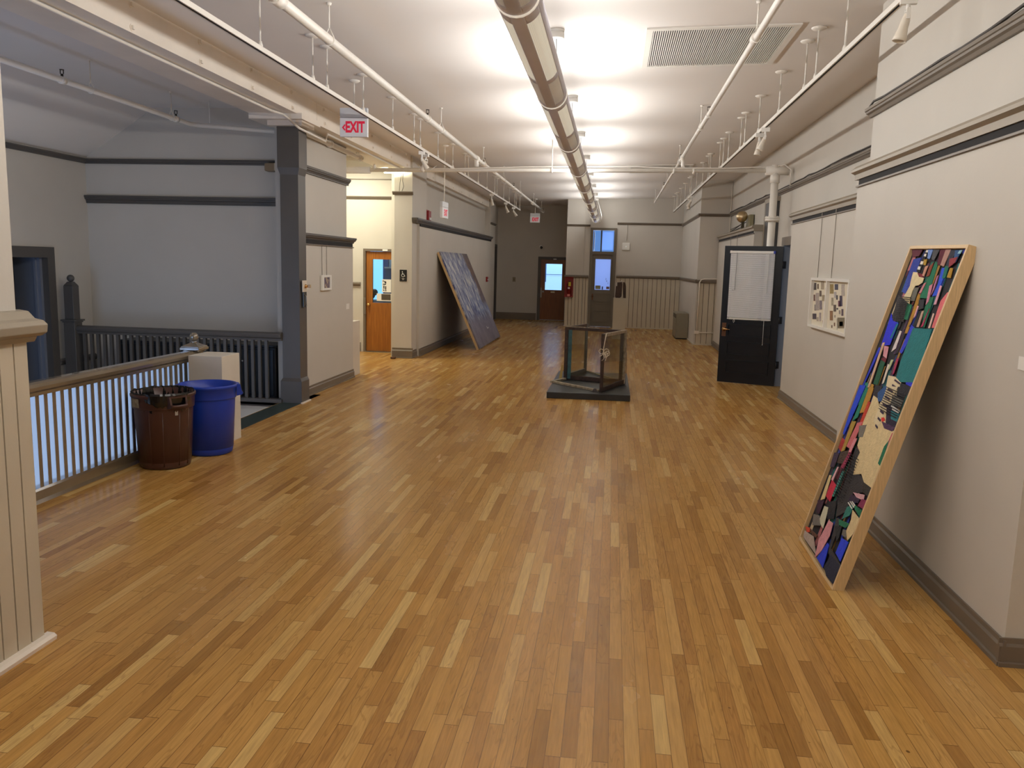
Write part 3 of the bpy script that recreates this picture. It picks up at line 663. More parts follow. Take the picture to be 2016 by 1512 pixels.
b = MB(); b.box(-7.2, 3.9, -2.6, -5.95, 4.1, 3.95); b.box(-4.6, 3.9, -2.6, -4.05, 4.1, 3.95); b.box(-5.95, 3.9, 1.6, -4.6, 4.1, 3.95); b.box(-5.95, 3.9, -2.6, -4.6, 4.1, -.8); b.box(-4.05, 3.9, 0.9, -3.9, 4.1, 3.42); b.box(-4.05, 3.0, -.02, -2.84, 3.2, 3.6)
struct('wall_stair_front', b, WALL, 'stairwell front wall with its tall window, out of view on the left', 'wall')
# near left wall end with wainscot
b = MB(); b.box(-2.85, YB, 0, -2.56, 3.24, 3.7)
struct('wall_left_near', b, WALL, 'cream wall end at the left edge, above the wainscot', 'wall')
m = MB(); m.box(-2.87, YB, 0, -2.521, 3.222, 1.40); bead_y(m, -2.521, 1.2, 3.222, .03, 1.40, .086)
struct('wall_left_near_wainscot', m, [BEAD, CRACK], 'near beadboard wainscot at the left edge', 'wainscot')
m = MB(); m.prism([(-2.87, YB, 1.395), (-2.47, YB, 1.395), (-2.445, YB, 1.41), (-2.44, YB, 1.445), (-2.46, YB, 1.462), (-2.50, YB, 1.47), (-2.53, YB, 1.50), (-2.57, YB, 1.505), (-2.87, YB, 1.505)], (0, 3.28 - YB, 0)); m.prism([(-2.87, YB, 1.37), (-2.485, YB, 1.37), (-2.47, YB, 1.395), (-2.87, YB, 1.395)], (0, 3.25 - YB, 0))
struct('trim_20', m, TLEDGE, 'taupe wainscot cap at the left edge', 'chair rail', bevel=.004)
m = MB(); m.prism([(-2.51, .5, 0), (-2.465, .5, 0), (-2.462, .5, .018), (-2.475, .5, .03), (-2.51, .5, .032)], (0, 3.25 - .5, 0)); struct('baseboard_left_near', m, CREAM, 'cream shoe moulding below the near wainscot', 'baseboard')
# behind the camera
b = MB(); b.box(-7.2, YB - .3, 0, 2.95, YB, 3.95); struct('wall_front', b, WALL, 'greige wall behind the camera position', 'wall')

# stairwell edge, landing and dark post
b = MB(); b.box(-4.0, 7.45, -.05, -3.745, 9.5, .004); struct('floor_nosing', b, M('dark_green_paint', (44, 56, 54), .4, var=.1), 'dark green painted floor edge between the pedestal and the dark post', 'floor edge')
b = MB(); b.prism([(-4.0, 9.52, -.25), (-4.0, 7.0, -.25), (-4.55, 7.3, -.25), (-5.6, 6.1, -.25), (-6.9, 6.1, -.25), (-6.9, 9.52, -.25)], (0, 0, .20)); struct('floor_landing', b, M('pale_landing_paint', (206, 208, 210), .5, var=.06), 'pale stair landing seen through the near balusters', 'floor')
b = MB(); b.box(-7.0, 9.45, -.3, -3.75, 10.2, 0); struct('floor_stair_back', b, M('dark_brown_floor', (60, 50, 42), .5), 'strip of floor behind the back railing', 'floor')
t = thing('wall_post', 'tall dark chamfered post carrying the beam at the stairwell corner', 'post', (-3.86, 9.6, 0), kind='structure')
m = MB()
def octo(z, e):   # chamfered square section, chamfer e
    x0, x1, y0, y1 = -4.0, -3.732, 9.48, 9.735
    return [(x0 + e, y0 + e, z), (x1 - e, y0 + e, z), (x1 - e, y1, z), (x0 + e, y1, z)]
for z0, e0, z1, e1 in ((0, 0, .27, 0), (.27, 0, .31, .022), (.31, .022, 2.75, .022), (2.75, .022, 2.83, .0), (2.83, 0, 3.3, 0)): m.hexa(octo(z0, e0) + octo(z1, e1))
m.build('post_shaft', TRIMD, t)
m = MB(); m.box(-4.08, 9.40, 3.30, -3.66, 9.80, 3.36); m.box(-4.26, 9.30, 3.355, -3.62, 9.90, 3.42); m.build('post_cap', CREAM, t)
m = MB(); m.box(-3.735, 9.46, 0, -3.712, 9.745, .016); m.build('shoe', CREAM, t)

# the long boxed beam with its bolts and the conduit under it
t = thing('beam', 'long cream boxed beam with bolt heads along the left side of the ceiling', 'beam', (-3.96, 0, 3.41), kind='structure')
m = MB(); m.box(-4.02, YB, 3.412, -3.675, 9.93, 3.9); m.box(-4.02, 9.94, 3.40, -3.675, 16.63, 3.9); m.box(-4.02, 16.64, 3.412, -3.672, 24.35, 3.9)
m.box(-4.262, YB, 3.42, -4.03, 14.6, 3.9); m.box(-4.03, YB, 3.45, -4.02, 24.3, 3.8); m.build('beam_casing', CREAM, t)
bolt = MB(); bolt.box(0, -.014, -.014, .022, .014, .014); bolt.lathe([(.026, 0), (.026, .004)], (0, 0, 0), (1, 0, 0), 10)
b0 = None
for yy, zz in ([(6.04 + 1.03 * k, 3.615) for k in range(-2, 17)] + [(6.04 + 1.04 * k, 3.45) for k in range(-1, 17)]):
    if b0 is None: b0 = bolt.build('bolt', CREAM, t, local=True); o = b0
    else: o = b0.copy(); COL.objects.link(o)
    o.location = (-3.675 + 3.96, yy, zz - 3.41)
m = MB(); m.tube([(-3.86, YB, 3.392), (-3.86, 9.0, 3.392), (-3.80, 9.2, 3.385), (-3.70, 9.42, 3.27), (-3.68, 9.9, 3.25), (-3.70, 10.3, 3.25), (-3.78, 10.6, 3.385), (-3.80, 14.5, 3.385)], .014, 8); m.build('conduit', PIPE, t)
# ------------------------------------------------------------------ doors and windows
def frame_x(mb, y, x0, x1, z1, w=.07, d=.03, dep=.12):
    """door frame in a wall facing -y; opening x0..x1 up to z1"""
    mb.box(x0 - w, y - d, 0, x0, y + dep, z1 + w); mb.box(x1, y - d, 0, x1 + w, y + dep, z1 + w); mb.box(x0, y - d, z1, x1, y + dep, z1 + w)
def lite_slab_x(mb, y, x0, x1, z0, z1, gx0, gx1, gz0, gz1, th=.045):
    mb.box(x0, y, z0, x1, y + th, gz0); mb.box(x0, y, gz1, x1, y + th, z1); mb.box(x0, y, gz0, gx0, y + th, gz1); mb.box(gx1, y, gz0, x1, y + th, gz1)
# oak office door
t = thing('door_1', 'oak office door with papers on its glass, left of the accessibility sign', 'door', (-4.35, 15.45, 0), kind='structure')
m = MB(); frame_x(m, 15.45, -4.76, -3.99, 1.955, .045, .02, .3); m.build('door_frame', TRIM, t)
m = MB(); lite_slab_x(m, 15.47, -4.755, -3.995, .02, 1.95, -4.63, -4.10, .965, 1.80); m.build('door_slab', OAK, t)
MB().box(-4.63, 15.485, .965, -4.10, 15.49, 1.80).build('glass_pane', GLASS, t)
m = MB(); m.lathe([(.03, 0), (.03, .006), (.012, .01), (.012, .03), (.028, .04), (.032, .055), (.026, .068), (.004, .072)], (-4.70, 15.47, .92), (0, -1, 0), 14); m.build('door_knob', BRASS, t)
MB().box(-4.79, 15.425, .74, -4.755, 15.46, 1.06).build('strike_guard', STEEL, t)
m = MB(); m.box(-4.42, 15.425, 1.962, -4.32, 15.43, 1.995); m.build('room_plate', PAPER, t)
m = MB(); m.box(-4.76, 15.40, .0, -3.99, 15.5, .018); m.build('threshold', STEEL, t)
INK = M('black_ink', (36, 36, 40), .7)
m = MB(); m.box(-4.445, 15.481, 1.17, -4.265, 15.484, 1.42); pp = m.build('taped_notice', PAPER, t)
m = MB()
for k, (a, b_, c, d) in enumerate(((.02, .035, .02, .03), (.045, .06, .03, .03), (.02, .08, .085, .02), (.03, .05, .12, .06), (.065, .085, .13, .07), (.06, .085, .04, .04), (.025, .045, .2, .02), (.06, .09, .21, .015))): m.box(-4.445 + a, 15.479, 1.42 - c - d, -4.445 + b_, 15.4812, 1.42 - c)
m.build('print', INK, pp)
m = MB(); m.box(-4.55, 15.481, 1.0, -4.17, 15.484, 1.145); pp = m.build('lower_notice', PAPER, t)
MB().box(-4.455, 15.479, 1.02, -4.27, 15.4812, 1.135).build('brown_sign', M('brown_sign', (84, 74, 60), .6), pp)
text_mesh('room_digits', '_10', INK, .085, t, (-4.165, 15.483, 1.742), ((1, 0, 0), (0, 0, 1), (0, -1, 0)))
# office seen through the glass
b = MB(); b.box(-6.2, 17.6, 0, -4.0, 17.7, 3.4); b.box(-6.3, 15.75, 0, -6.2, 17.7, 3.4); b.box(-4.1, 15.75, 0, -4.0, 17.7, 3.4); b.box(-6.2, 15.75, 3.3, -4.0, 17.7, 3.4); b.box(-6.2, 15.75, -.1, -4.0, 17.7, -.002)
struct('wall_office_inside', b, M('pale_office_paint', (196, 206, 214), .7), 'pale office room seen through the oak door glass', 'wall')
t = thing('office_partition', 'blue grey office partition behind the oak door glass', 'partition', (-4.5, 17.2, 0)); MB().box(-4.85, 17.15, 0, -4.15, 17.2, 1.62).build('partition_panel', M('blue_grey_fabric', (92, 112, 150), .8), t); MB().box(-4.87, 17.14, 1.62, -4.13, 17.21, 1.65).build('top_rail', WHITE, t)
t = thing('window_1', 'bright narrow window at the back of the office, seen through the oak door', 'window', (-5.2, 17.59, 1.5), kind='structure')
SKYW = M('daylit_sky', (150, 200, 255), .6, emit=(120, 190, 255), es=1.6)
MB().box(-5.42, 17.58, .9, -5.02, 17.595, 2.4).build('daylit_pane', SKYW, t)
m = MB(); m.box(-5.48, 17.56, .85, -5.42, 17.6, 2.45); m.box(-5.02, 17.56, .85, -4.9, 17.6, 2.45); m.box(-5.42, 17.56, 2.4, -5.02, 17.6, 2.45); m.build('window_frame', M('dark_blue_frame_paint', (70, 96, 150), .5), t)  # frame in one even dark blue
t = thing('desk', 'cluttered office desk seen through the lower door glass', 'desk', (-4.9, 16.7, 0)); MB().box(-5.7, 16.5, .92, -4.2, 17.0, .96).build('desk_top', M('pale_desk', (170, 180, 190), .5), t)
for q in ((-5.6, 16.55), (-4.3, 16.55), (-5.6, 16.93), (-4.3, 16.93)): MB().box(q[0] - .02, q[1] - .02, 0, q[0] + .02, q[1] + .02, .92).build('leg', DARKM, t)
m = MB(); m.ball((-5.05, 16.7, 1.07), .11); m.ball((-4.95, 16.68, 1.12), .07); m.ball((-5.15, 16.72, 1.08), .09); tag(m.build('black_bag', BLACKP, None, origin=(-5.05, 16.7, .96)), 'black bag lying on the office desk behind the oak door glass', 'bag')

# dark oak door at the far end
t = thing('door_2', 'dark oak door with a bright blue glass at the far end of the passage', 'door', (-1.95, 26.6, 0), kind='structure')
m = MB(); frame_x(m, 26.6, -2.335, -1.535, 1.965, .09, .025, .3); m.build('door_frame', TRIMD, t)
m = MB(); lite_slab_x(m, 26.62, -2.335, -1.535, .02, 1.965, -2.185, -1.64, .99, 1.83); m.build('door_slab', OAKD, t)
MB().box(-2.185, 26.64, .99, -1.64, 26.645, 1.83).build('glass_pane', GLASS, t)
m = MB(); m.box(-2.32, 26.58, .74, -2.285, 26.62, 1.06); m.lathe([(.028, 0), (.028, .05)], (-2.24, 26.62, .93), (0, -1, 0), 12); m.build('door_handle', STEEL, t)
MB().box(-1.99, 26.61, .90, -1.86, 26.615, .945).build('room_plate', M('cream_plate', (222, 212, 182), .5), t)
MB().box(-2.34, 26.59, 0, -1.53, 26.68, .022).build('threshold', STEEL, t)
MB().box(-1.93, 26.57, 1.965, -1.83, 26.575, 2.0).build('header_tag', PAPER, t)
b = MB(); b.box(-3.2, 29.2, 0, -.4, 29.3, 3.2); b.box(-3.3, 26.9, 0, -3.2, 29.3, 3.2); b.box(-.5, 26.9, 0, -.4, 29.3, 3.2); b.box(-3.2, 26.9, 3.1, -.4, 29.3, 3.2); b.box(-3.2, 26.9, -.1, -.4, 29.3, 0)
BLUEROOM = M('daylit_room_paint', (176, 206, 232), .7)
struct('wall_far_room', b, BLUEROOM, 'daylit pale blue room behind the dark oak door', 'wall')
t = thing('window_2', 'daylit window with a dark mullion behind the dark oak door', 'window', (-2.0, 29.18, 1.5), kind='structure')
MB().box(-2.62, 29.17, .6, -1.45, 29.19, 2.3).build('daylit_pane', M('daylit_sky_pale', (190, 225, 255), .6, emit=(178, 210, 248), es=1.05), t)
m = MB(); m.box(-2.42, 29.14, 1.2, -2.36, 29.17, 2.3); m.box(-2.62, 29.14, 1.46, -1.45, 29.17, 1.475); m.box(-1.56, 29.14, .6, -1.545, 29.17, 2.3); m.build('mullion', M('blue_grey_mullion', (84, 120, 160), .5), t)

# panelled grey door with transom
t = thing('door_3', 'grey panelled door with a tall glass and open transom in the end wall', 'door', (-.32, 24.3, 0), kind='structure')
GDOOR = M('grey_brown_door_paint', (110, 102, 88), .4, var=.04)
m = MB(); m.box(-.70, 24.27, 0, -.62, 24.5, 2.90); m.box(-.01, 24.27, 0, .07, 24.5, 2.90); m.box(-.62, 24.27, 2.83, -.01, 24.5, 2.90); m.box(-.62, 24.28, 2.13, -.01, 24.5, 2.22); m.build('door_frame', GDOOR, t)
m = MB(); lite_slab_x(m, 24.33, -.62, -.01, .015, 2.13, -.525, -.075, 1.10, 2.0)
for z0, z1 in ((.18, .40), (.49, .69), (.78, .98)):
    m.box(-.53, 24.30, z0 - .03, -.07, 24.33, z0); m.box(-.53, 24.30, z1, -.07, 24.33, z1 + .03); m.box(-.55, 24.31, z0, -.53, 24.33, z1); m.box(-.07, 24.31, z0, -.05, 24.33, z1)
m.build('door_slab', GDOOR, t)
MB().box(-.525, 24.35, 1.10, -.075, 24.355, 2.0).build('glass_pane', frosted('frosted_pane', (206, 216, 240)), t)
m = MB(); m.box(-.595, 24.32, .80, -.555, 24.33, .98); m.lathe([(.01, 0), (.01, .03), (.026, .04), (.028, .055), (.004, .066)], (-.575, 24.32, .90), (0, -1, 0), 12); m.build('door_knob', M('old_copper', (120, 84, 62), .35, metal=.8), t)
m = MB(); m.box(-.60, 24.48, 2.24, -.585, 24.9, 2.81); m.box(-.585, 24.5, 2.30, -.58, 24.86, 2.75); m.build('transom_sash', GDOOR, t)
MB().box(-.36, 24.49, 2.27, -.03, 24.495, 2.80).build('transom_pane', frosted('frosted_transom', (190, 214, 246)), t)
m = MB(); m.box(-.40, 24.46, 2.22, -.36, 24.51, 2.83); m.build('transom_stile', TRIMD, t)
text_mesh('room_digits', '2', INK, .07, t, (-.20, 24.345, 1.42), ((1, 0, 0), (0, 0, 1), (0, -1, 0)))
text_mesh('room_digits', '0', INK, .07, t, (-.175, 24.345, 1.36), ((1, 0, 0), (0, 0, 1), (0, -1, 0)))
text_mesh('room_digits', '1', INK, .07, t, (-.135, 24.345, 1.30), ((1, 0, 0), (0, 0, 1), (0, -1, 0)))
m = MB(); m.box(-.50, 24.343, 1.12, -.35, 24.347, 1.225); pp = m.build('tan_card', M('tan_card', (150, 150, 110), .7), t)
MB().box(-.31, 24.343, 1.11, -.275, 24.347, 1.2).build('dark_sticker', M('dark_blue_sticker', (60, 64, 90), .6), t)
MB().box(-.18, 24.343, 1.13, -.09, 24.347, 1.2).build('red_sticker', M('dusty_red_sticker', (130, 92, 84), .6), t)
b = MB(); b.box(-1.0, 26.2, 0, .6, 26.3, 3.4); b.box(-1.1, 24.6, 0, -1.0, 26.3, 3.4); b.box(.6, 24.6, 0, .7, 26.3, 3.4); b.box(-1, 24.6, 3.3, .6, 26.3, 3.4); b.box(-1, 24.6, -.1, .6, 26.3, 0)
struct('wall_end_room', b, BLUEROOM, 'daylit room behind the grey panelled door', 'wall')

# open black door with blind
t = thing('door_4', 'open black panelled door with a white mini blind, hinged on the right wall', 'door', (2.526, 12.77, 0), math.atan2(13.09 - 12.77, 1.709 - 2.526), kind='structure')
# local x runs from the hinge (0) to the free edge (.877); local y points away from the camera side
BLK = M('black_door_paint', (8, 11, 16), .36, var=.15, vscale=4, spec=.4)
WD = .877
def lx(u): return WD - u          # u measured from the free edge as in the photo
m = MB(); g0, g1 = lx(.10), lx(.77)
sgn = 1   # camera side of the slab is +y locally
m.box(0, -.045, .012, WD, 0, 1.0); m.box(0, -.045, 2.06, WD, 0, 2.135); m.box(0, -.045, 1.0, lx(.77), 0, 2.06); m.box(lx(.12), -.045, 1.0, WD, 0, 2.06)
for z0, z1 in ((.18, .345), (.465, .635), (.75, .92)):
    for q in ((.13, .745, z0 - .025, z0), (.13, .745, z1, z1 + .025), (.105, .13, z0 - .025, z1 + .025), (.745, .77, z0 - .025, z1 + .025)): m.box(lx(q[1]), 0, q[2], lx(q[0]), .02, q[3])
m.build('door_slab', BLK, t, local=True)
MB().box(lx(.77), -.025, 1.0, lx(.12), -.02, 2.06).build('glass_pane', GLASS, t, local=True)
hd = MB(); hd.box(lx(.095), 0, .735, lx(.03), .008, .945); hp = hd.build('handle_plate', M('aged_brass', (112, 78, 56), .4, metal=.7), t, local=True)
m = MB(); m.lathe([(.034, 0), (.034, .01), (.014, .016), (.014, .05)], (lx(.062), .008, .85), (0, 1, 0), 14); m.tube([(lx(.062), .055, .85), (lx(.10), .058, .85), (lx(.165), .055, .845)], [.013, .012, .009], 10); m.build('lever', M('polished_brass', (214, 172, 120), .22, metal=1.), hp, local=True)
for zz in (.33, 1.02, 1.86): MB().tube([(-.012, .004, zz - .05), (-.012, .004, zz + .05)], .011, 10).build('hinge', DARKM, t, local=True)
bl = thing('window_blind', 'white mini blind hanging on the open black door', 'blind', (2.526, 12.77, 0), math.atan2(13.09 - 12.77, 1.709 - 2.526))
BLM = M('white_blind_slat', (240, 238, 240), .45)
m = MB(); x0, x1 = lx(.765), lx(.105); n = 62
for i in range(n):
    z = 1.045 + i * (2.02 - 1.045) / (n - 1); m.hexa([(x0, .024, z + .006), (x1, .024, z + .006), (x1, .036, z - .0055), (x0, .036, z - .0055), (x0, .0246, z + .007), (x1, .0246, z + .007), (x1, .0368, z - .0045), (x0, .0368, z - .0045)])
m.build('slats', BLM, bl, local=True)
MB().box(x0 - .005, .012, 2.025, x1 + .005, .045, 2.06).build('head_rail', WHITE, bl, local=True)
MB().box(x0 - .008, .010, 2.022, x0 + .02, .047, 2.063).build('bracket', M('blue_tape', (40, 60, 160), .5), bl, local=True)
MB().box(x1 - .015, .010, 2.022, x1 + .01, .047, 2.063).build('bracket', WHITE, bl, local=True)
MB().box(x0, .014, 1.012, x1, .038, 1.03).build('bottom_rail', WHITE, bl, local=True)
m = MB(); m.tube([(lx(.68), .05, 2.03), (lx(.68), .05, 1.45)], .004, 6); m.ball((lx(.68), .05, 1.44), .008, seg=8); m.build('lift_cord', PAPER, bl, local=True)
m = MB(); m.tube([(lx(.672), .05, 1.01), (lx(.672), .045, .65)], .003, 6); m.lathe([(.002, .02), (.008, 0)], (lx(.672), .045, .635), seg=8); m.build('lower_cord', PAPER, bl, local=True)
m = MB(); m.tube([(lx(.205), .048, 2.03), (lx(.20), .048, 1.46), (lx(.16), .048, 1.46)], .004, 6); m.build('tilt_wand', M('clear_grey_plastic', (150, 148, 148), .4), bl, local=True)
m = MB(); m.tube([(lx(.215), .03, 1.02), (lx(.20), .03, .985), (lx(.21), .03, .955), (lx(.225), .03, .98), (lx(.215), .03, 1.02)], .003, 6); m.build('cord_loop', PAPER, bl, local=True)
# its frame in the right wall
t = thing('door_5', 'grey door frame behind the open black door in the right wall', 'door frame', (2.65, 12.3, 0), kind='structure')
m = MB(); m.box(2.55, 12.88, 0, 2.95, 12.96, 2.15); m.box(2.60, 11.76, 0, 2.95, 11.84, 2.15); m.build('jamb', M('blue_grey_jamb_paint', (136, 140, 146), .45), t)
MB().box(2.54, 11.70, 2.15, 2.95, 13.02, 2.275).build('header', TRIM, t)
MB().box(2.56, 12.96, 0, 2.65, 13.03, 2.15).build('casing', TRIM, t)
for zz in (.33, 1.02, 1.86): MB().box(2.552, 12.872, zz - .055, 2.60, 12.88, zz + .055).build('hinge_leaf', DARKM, t)
b = MB(); b.box(2.95, 11.0, 0, 4.6, 11.05, 3); b.box(2.95, 14.2, 0, 4.6, 14.25, 3); b.box(4.6, 11, 0, 4.65, 14.25, 3); b.box(2.95, 11, 3, 4.65, 14.25, 3.05); b.box(2.95, 11, -.1, 4.65, 14.25, 0)
struct('wall_side_room', b, BLUEROOM, 'room behind the open black door', 'wall')
# tall dark doorway with transom partly behind the riser pipe
t = thing('door_6', 'tall dark doorway with high transom behind the white riser pipe', 'door frame', (2.65, 14.2, 0), kind='structure')
m = MB(); m.box(2.545, 13.95, 0, 2.65, 14.60, 2.90); m.build('dark_panel', M('dark_doorway_paint', (64, 62, 62), .5), t)
m = MB(); m.box(2.54, 14.60, 0, 2.65, 14.70, 2.97); m.box(2.54, 13.90, 2.90, 2.65, 14.60, 2.97); m.build('casing', TLEDGE, t)
# dark doorway at the far end of the left wall
t = thing('door_7', 'dark doorway at the far end of the left wall', 'door', (-3.78, 25.6, 0), kind='structure')
m = MB(); m.box(-3.80, 25.05, 0, -3.72, 25.12, 2.36); m.box(-3.80, 26.15, 0, -3.72, 26.22, 2.36); m.box(-3.80, 25.05, 2.33, -3.72, 26.22, 2.40); m.box(-3.98, 25.12, 1.9, -3.9, 26.15, 1.96); m.build('door_frame', TRIMD, t)
MB().box(-4.0, 25.12, 0, -3.95, 26.15, 2.33).build('door_slab', M('very_dark_door', (38, 34, 32), .5), t)
# stairwell doorway and window
t = thing('door_8', 'dark framed doorway in the stairwell left wall', 'door', (-6.9, 8.95, 0), kind='structure')
m = MB(); m.box(-6.95, 9.29, -.05, -6.87, 9.42, 1.70); m.box(-6.95, 8.40, -.05, -6.87, 8.53, 1.70); m.box(-6.95, 8.40, 1.70, -6.87, 9.42, 1.83); m.build('casing', TRIMD, t)
m = MB(); m.box(-7.3, 9.25, -.05, -6.951, 9.395, 1.70); m.box(-7.02, 9.225, -.05, -6.99, 9.25, 1.70); m.build('jamb', M('blue_grey_reveal', (112, 118, 132), .45), t)
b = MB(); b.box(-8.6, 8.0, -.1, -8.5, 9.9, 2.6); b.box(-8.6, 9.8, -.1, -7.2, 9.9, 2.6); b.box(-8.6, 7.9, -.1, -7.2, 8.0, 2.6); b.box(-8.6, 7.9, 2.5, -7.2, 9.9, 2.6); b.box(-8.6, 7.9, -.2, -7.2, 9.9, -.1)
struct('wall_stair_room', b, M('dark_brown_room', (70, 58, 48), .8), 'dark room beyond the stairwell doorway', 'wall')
t = thing('window_3', 'stairwell window out of view on the left, letting in blue daylight', 'window', (-5.27, 4.0, -.8), kind='structure')
m = MB(); m.box(-5.95, 3.98, -.8, -5.91, 4.08, 1.6); m.box(-4.64, 3.98, -.8, -4.6, 4.08, 1.6); m.box(-5.91, 3.98, 1.56, -4.64, 4.08, 1.6); m.box(-5.91, 3.98, -.8, -4.64, 4.08, -.76); m.build('window_frame', WHITE, t)

# ------------------------------------------------------------------ ceiling fixtures
XL, ZL, RL = -.556, 3.15, .12
t = thing('linear_ceiling_light', 'long grey cylindrical uplight running down the middle of the ceiling', 'ceiling light', (XL, 0, ZL))
LMET = M('grey_lamp_metal', (222, 220, 230), .5, var=.03)
def arc(mb, r0, r1, y0, y1, a0, a1, m=0, n=14):
    """part of a cylinder shell; angle 0 = straight down, positive towards +x"""
    k = len(mb.v)
    for i in range(n + 1):
        a = math.radians(a0 + (a1 - a0) * i / n); sx, sz = math.sin(a), -math.cos(a)
        for r, y in ((r1, y0), (r1, y1), (r0, y0), (r0, y1)): mb.v.append((XL + r * sx, y, ZL + r * sz))
    for i in range(n):
        p, q = k + 4 * i, k + 4 * i + 4
        mb.face((p, p + 1, q + 1, q), m, True); mb.face((p + 2, q + 2, q + 3, p + 3), m, True)
        mb.face((p, q, q + 2, p + 2), m); mb.face((p + 1, p + 3, q + 3, q + 1), m)
    mb.face((k, k + 2, k + 3, k + 1), m); e = k + 4 * n; mb.face((e, e + 1, e + 3, e + 2), m)
RING = [-3.12, -.61, 1.9, 4.42, 6.90, 9.43, 11.96, 14.5, 17.03, 19.56, 22.1, 23.9]
m = MB()
for i in range(len(RING) - 1):
    y0, y1 = RING[i], RING[i + 1]; w = [(y0 + .16, min(y0 + 1.52, y1 - .1)), (y0 + 1.62, y1 - .12)] if y1 - y0 > 2 else [(y0 + .16, y1 - .2)]
    arc(m, RL - .004, RL, y0, y1, -19, 19); arc(m, RL - .004, RL, y0, y1, -112, -66); arc(m, RL - .004, RL, y0, y1, 66, 112)
    ys = [y0] + [q for a in w for q in a] + [y1]
    for s0, s1 in zip(ys[0::2], ys[1::2]):
        arc(m, RL - .004, RL, s0, s1, -66, -19); arc(m, RL - .004, RL, s0, s1, 19, 66)
m.build('housing', LMET, t)
PL = perforated('perforated_lit', (255, 246, 222), .5); PD = perforated('perforated_dim', (255, 240, 220), .14)
for i in range(len(RING) - 1):
    y0, y1 = RING[i], RING[i + 1]; w = [(y0 + .16, min(y0 + 1.52, y1 - .1), PL), (y0 + 1.62, y1 - .12, PD)] if y1 - y0 > 2 else [(y0 + .16, y1 - .2, PL)]
    for s0, s1, pm in w:
        for a0, a1 in ((-66, -19), (19, 66)):
            m = MB(); arc(m, RL - .006, RL - .003, s0, s1, a0, a1); m.build('perforated_window', pm, t)
RINGM = M('white_ring_added_glow', (240, 238, 232), .4, emit=(255, 246, 228), es=.38)  # plain white rings, no lamps; faint emission added to brighten them
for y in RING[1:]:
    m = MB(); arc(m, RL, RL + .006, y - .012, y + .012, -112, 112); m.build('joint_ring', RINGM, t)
m = MB(); m.lathe([(RL, 0), (RL, .01)], (XL, 23.9, ZL), (0, 1, 0), 24); m.build('end_cap', LMET, t)
for y in (-.5, 2.06, 4.62, 7.18, 9.87, 12.42, 14.97, 17.55, 20.1, 22.4, 23.8):
    m = MB(); z = zc(XL); m.lathe([(.062, -.075), (.066, -.07), (.066, -.03), (.058, -.028), (.058, -.02), (.066, -.018), (.066, 0)], (XL, y, z), seg=20); cn = m.build('canopy', WHITE, t)
    MB().tube([(XL, y, z - .07), (XL + .01, y, ZL + .05)], .0035, 6).build('suspension_cable', STEEL, cn)
    MB().tube([(XL - .11, y, ZL + .045), (XL + .11, y, ZL + .045)], .006, 6).build('cross_bar', STEEL, cn)
m = MB(); m.tube([(XL + .03, 23.8, zc(XL) - .05), (XL + .12, 23.85, 3.4), (XL + .17, 23.95, 3.2), (XL + .13, 24.0, 3.03), (XL + .04, 23.95, 3.03)], .008, 8); m.build('feed_cord', WHITE, t)

def track(name, x, z, y0, y1, rods, lab, dz=0.):
    t = thing(name, lab, 'lighting track', (x, (y0 + y1) / 2, z))
    m = MB(); m.box(x - .018, y0, z + .006, x + .018, y1, z + .036); m.box(x - .018, y0, z, x - .008, y1, z + .006); m.box(x + .008, y0, z, x + .018, y1, z + .006); m.build('track_rail', PIPE, t)
    MB().box(x - .0078, y0 + .02, z - .0005, x + .0078, y1 - .02, z + .0055).build('track_slot', GAPB, t)
    for y in rods:
        m = MB(); zt = zc(x); m.tube([(x, y, z + .036), (x, y, zt - .01)], .0075, 8); m.lathe([(.012, .04), (.022, 0)], (x, y, z + .034), seg=10); rd = m.build('stem', PIPE, t)
        m = MB(); m.lathe([(.012, -.022), (.05, -.016), (.062, -.006), (.062, 0)], (x, y, zt), seg=20); m.build('canopy', PIPE, rd)
    return t
track('light_track', -2.66, 3.268, -3.0, 23.05, [1.4, 2.55, 3.7, 4.9, 6.03, 7.1, 7.46, 8.55, 9.7, 10.75, 11.1, 12.23, 13.36, 14.46, 14.8, 15.9, 17.0, 18.1, 18.46, 19.6, 20.65, 21.8, 22.15, 23.0], 'long white lighting track hung on stems beside the beam')
track('light_track', 1.618, 3.335, -3.0, 23.65, [1.6, 2.8, 4.0, 5.15, 6.5, 7.38, 7.78, 8.92, 10.1, 11.15, 11.5, 12.68, 13.26, 13.68, 14.97, 15.26, 16.2, 17.36, 18.51, 18.8, 20.04, 21.25, 22.36, 22.75, 23.6], 'long white lighting track hung on stems along the right wall')

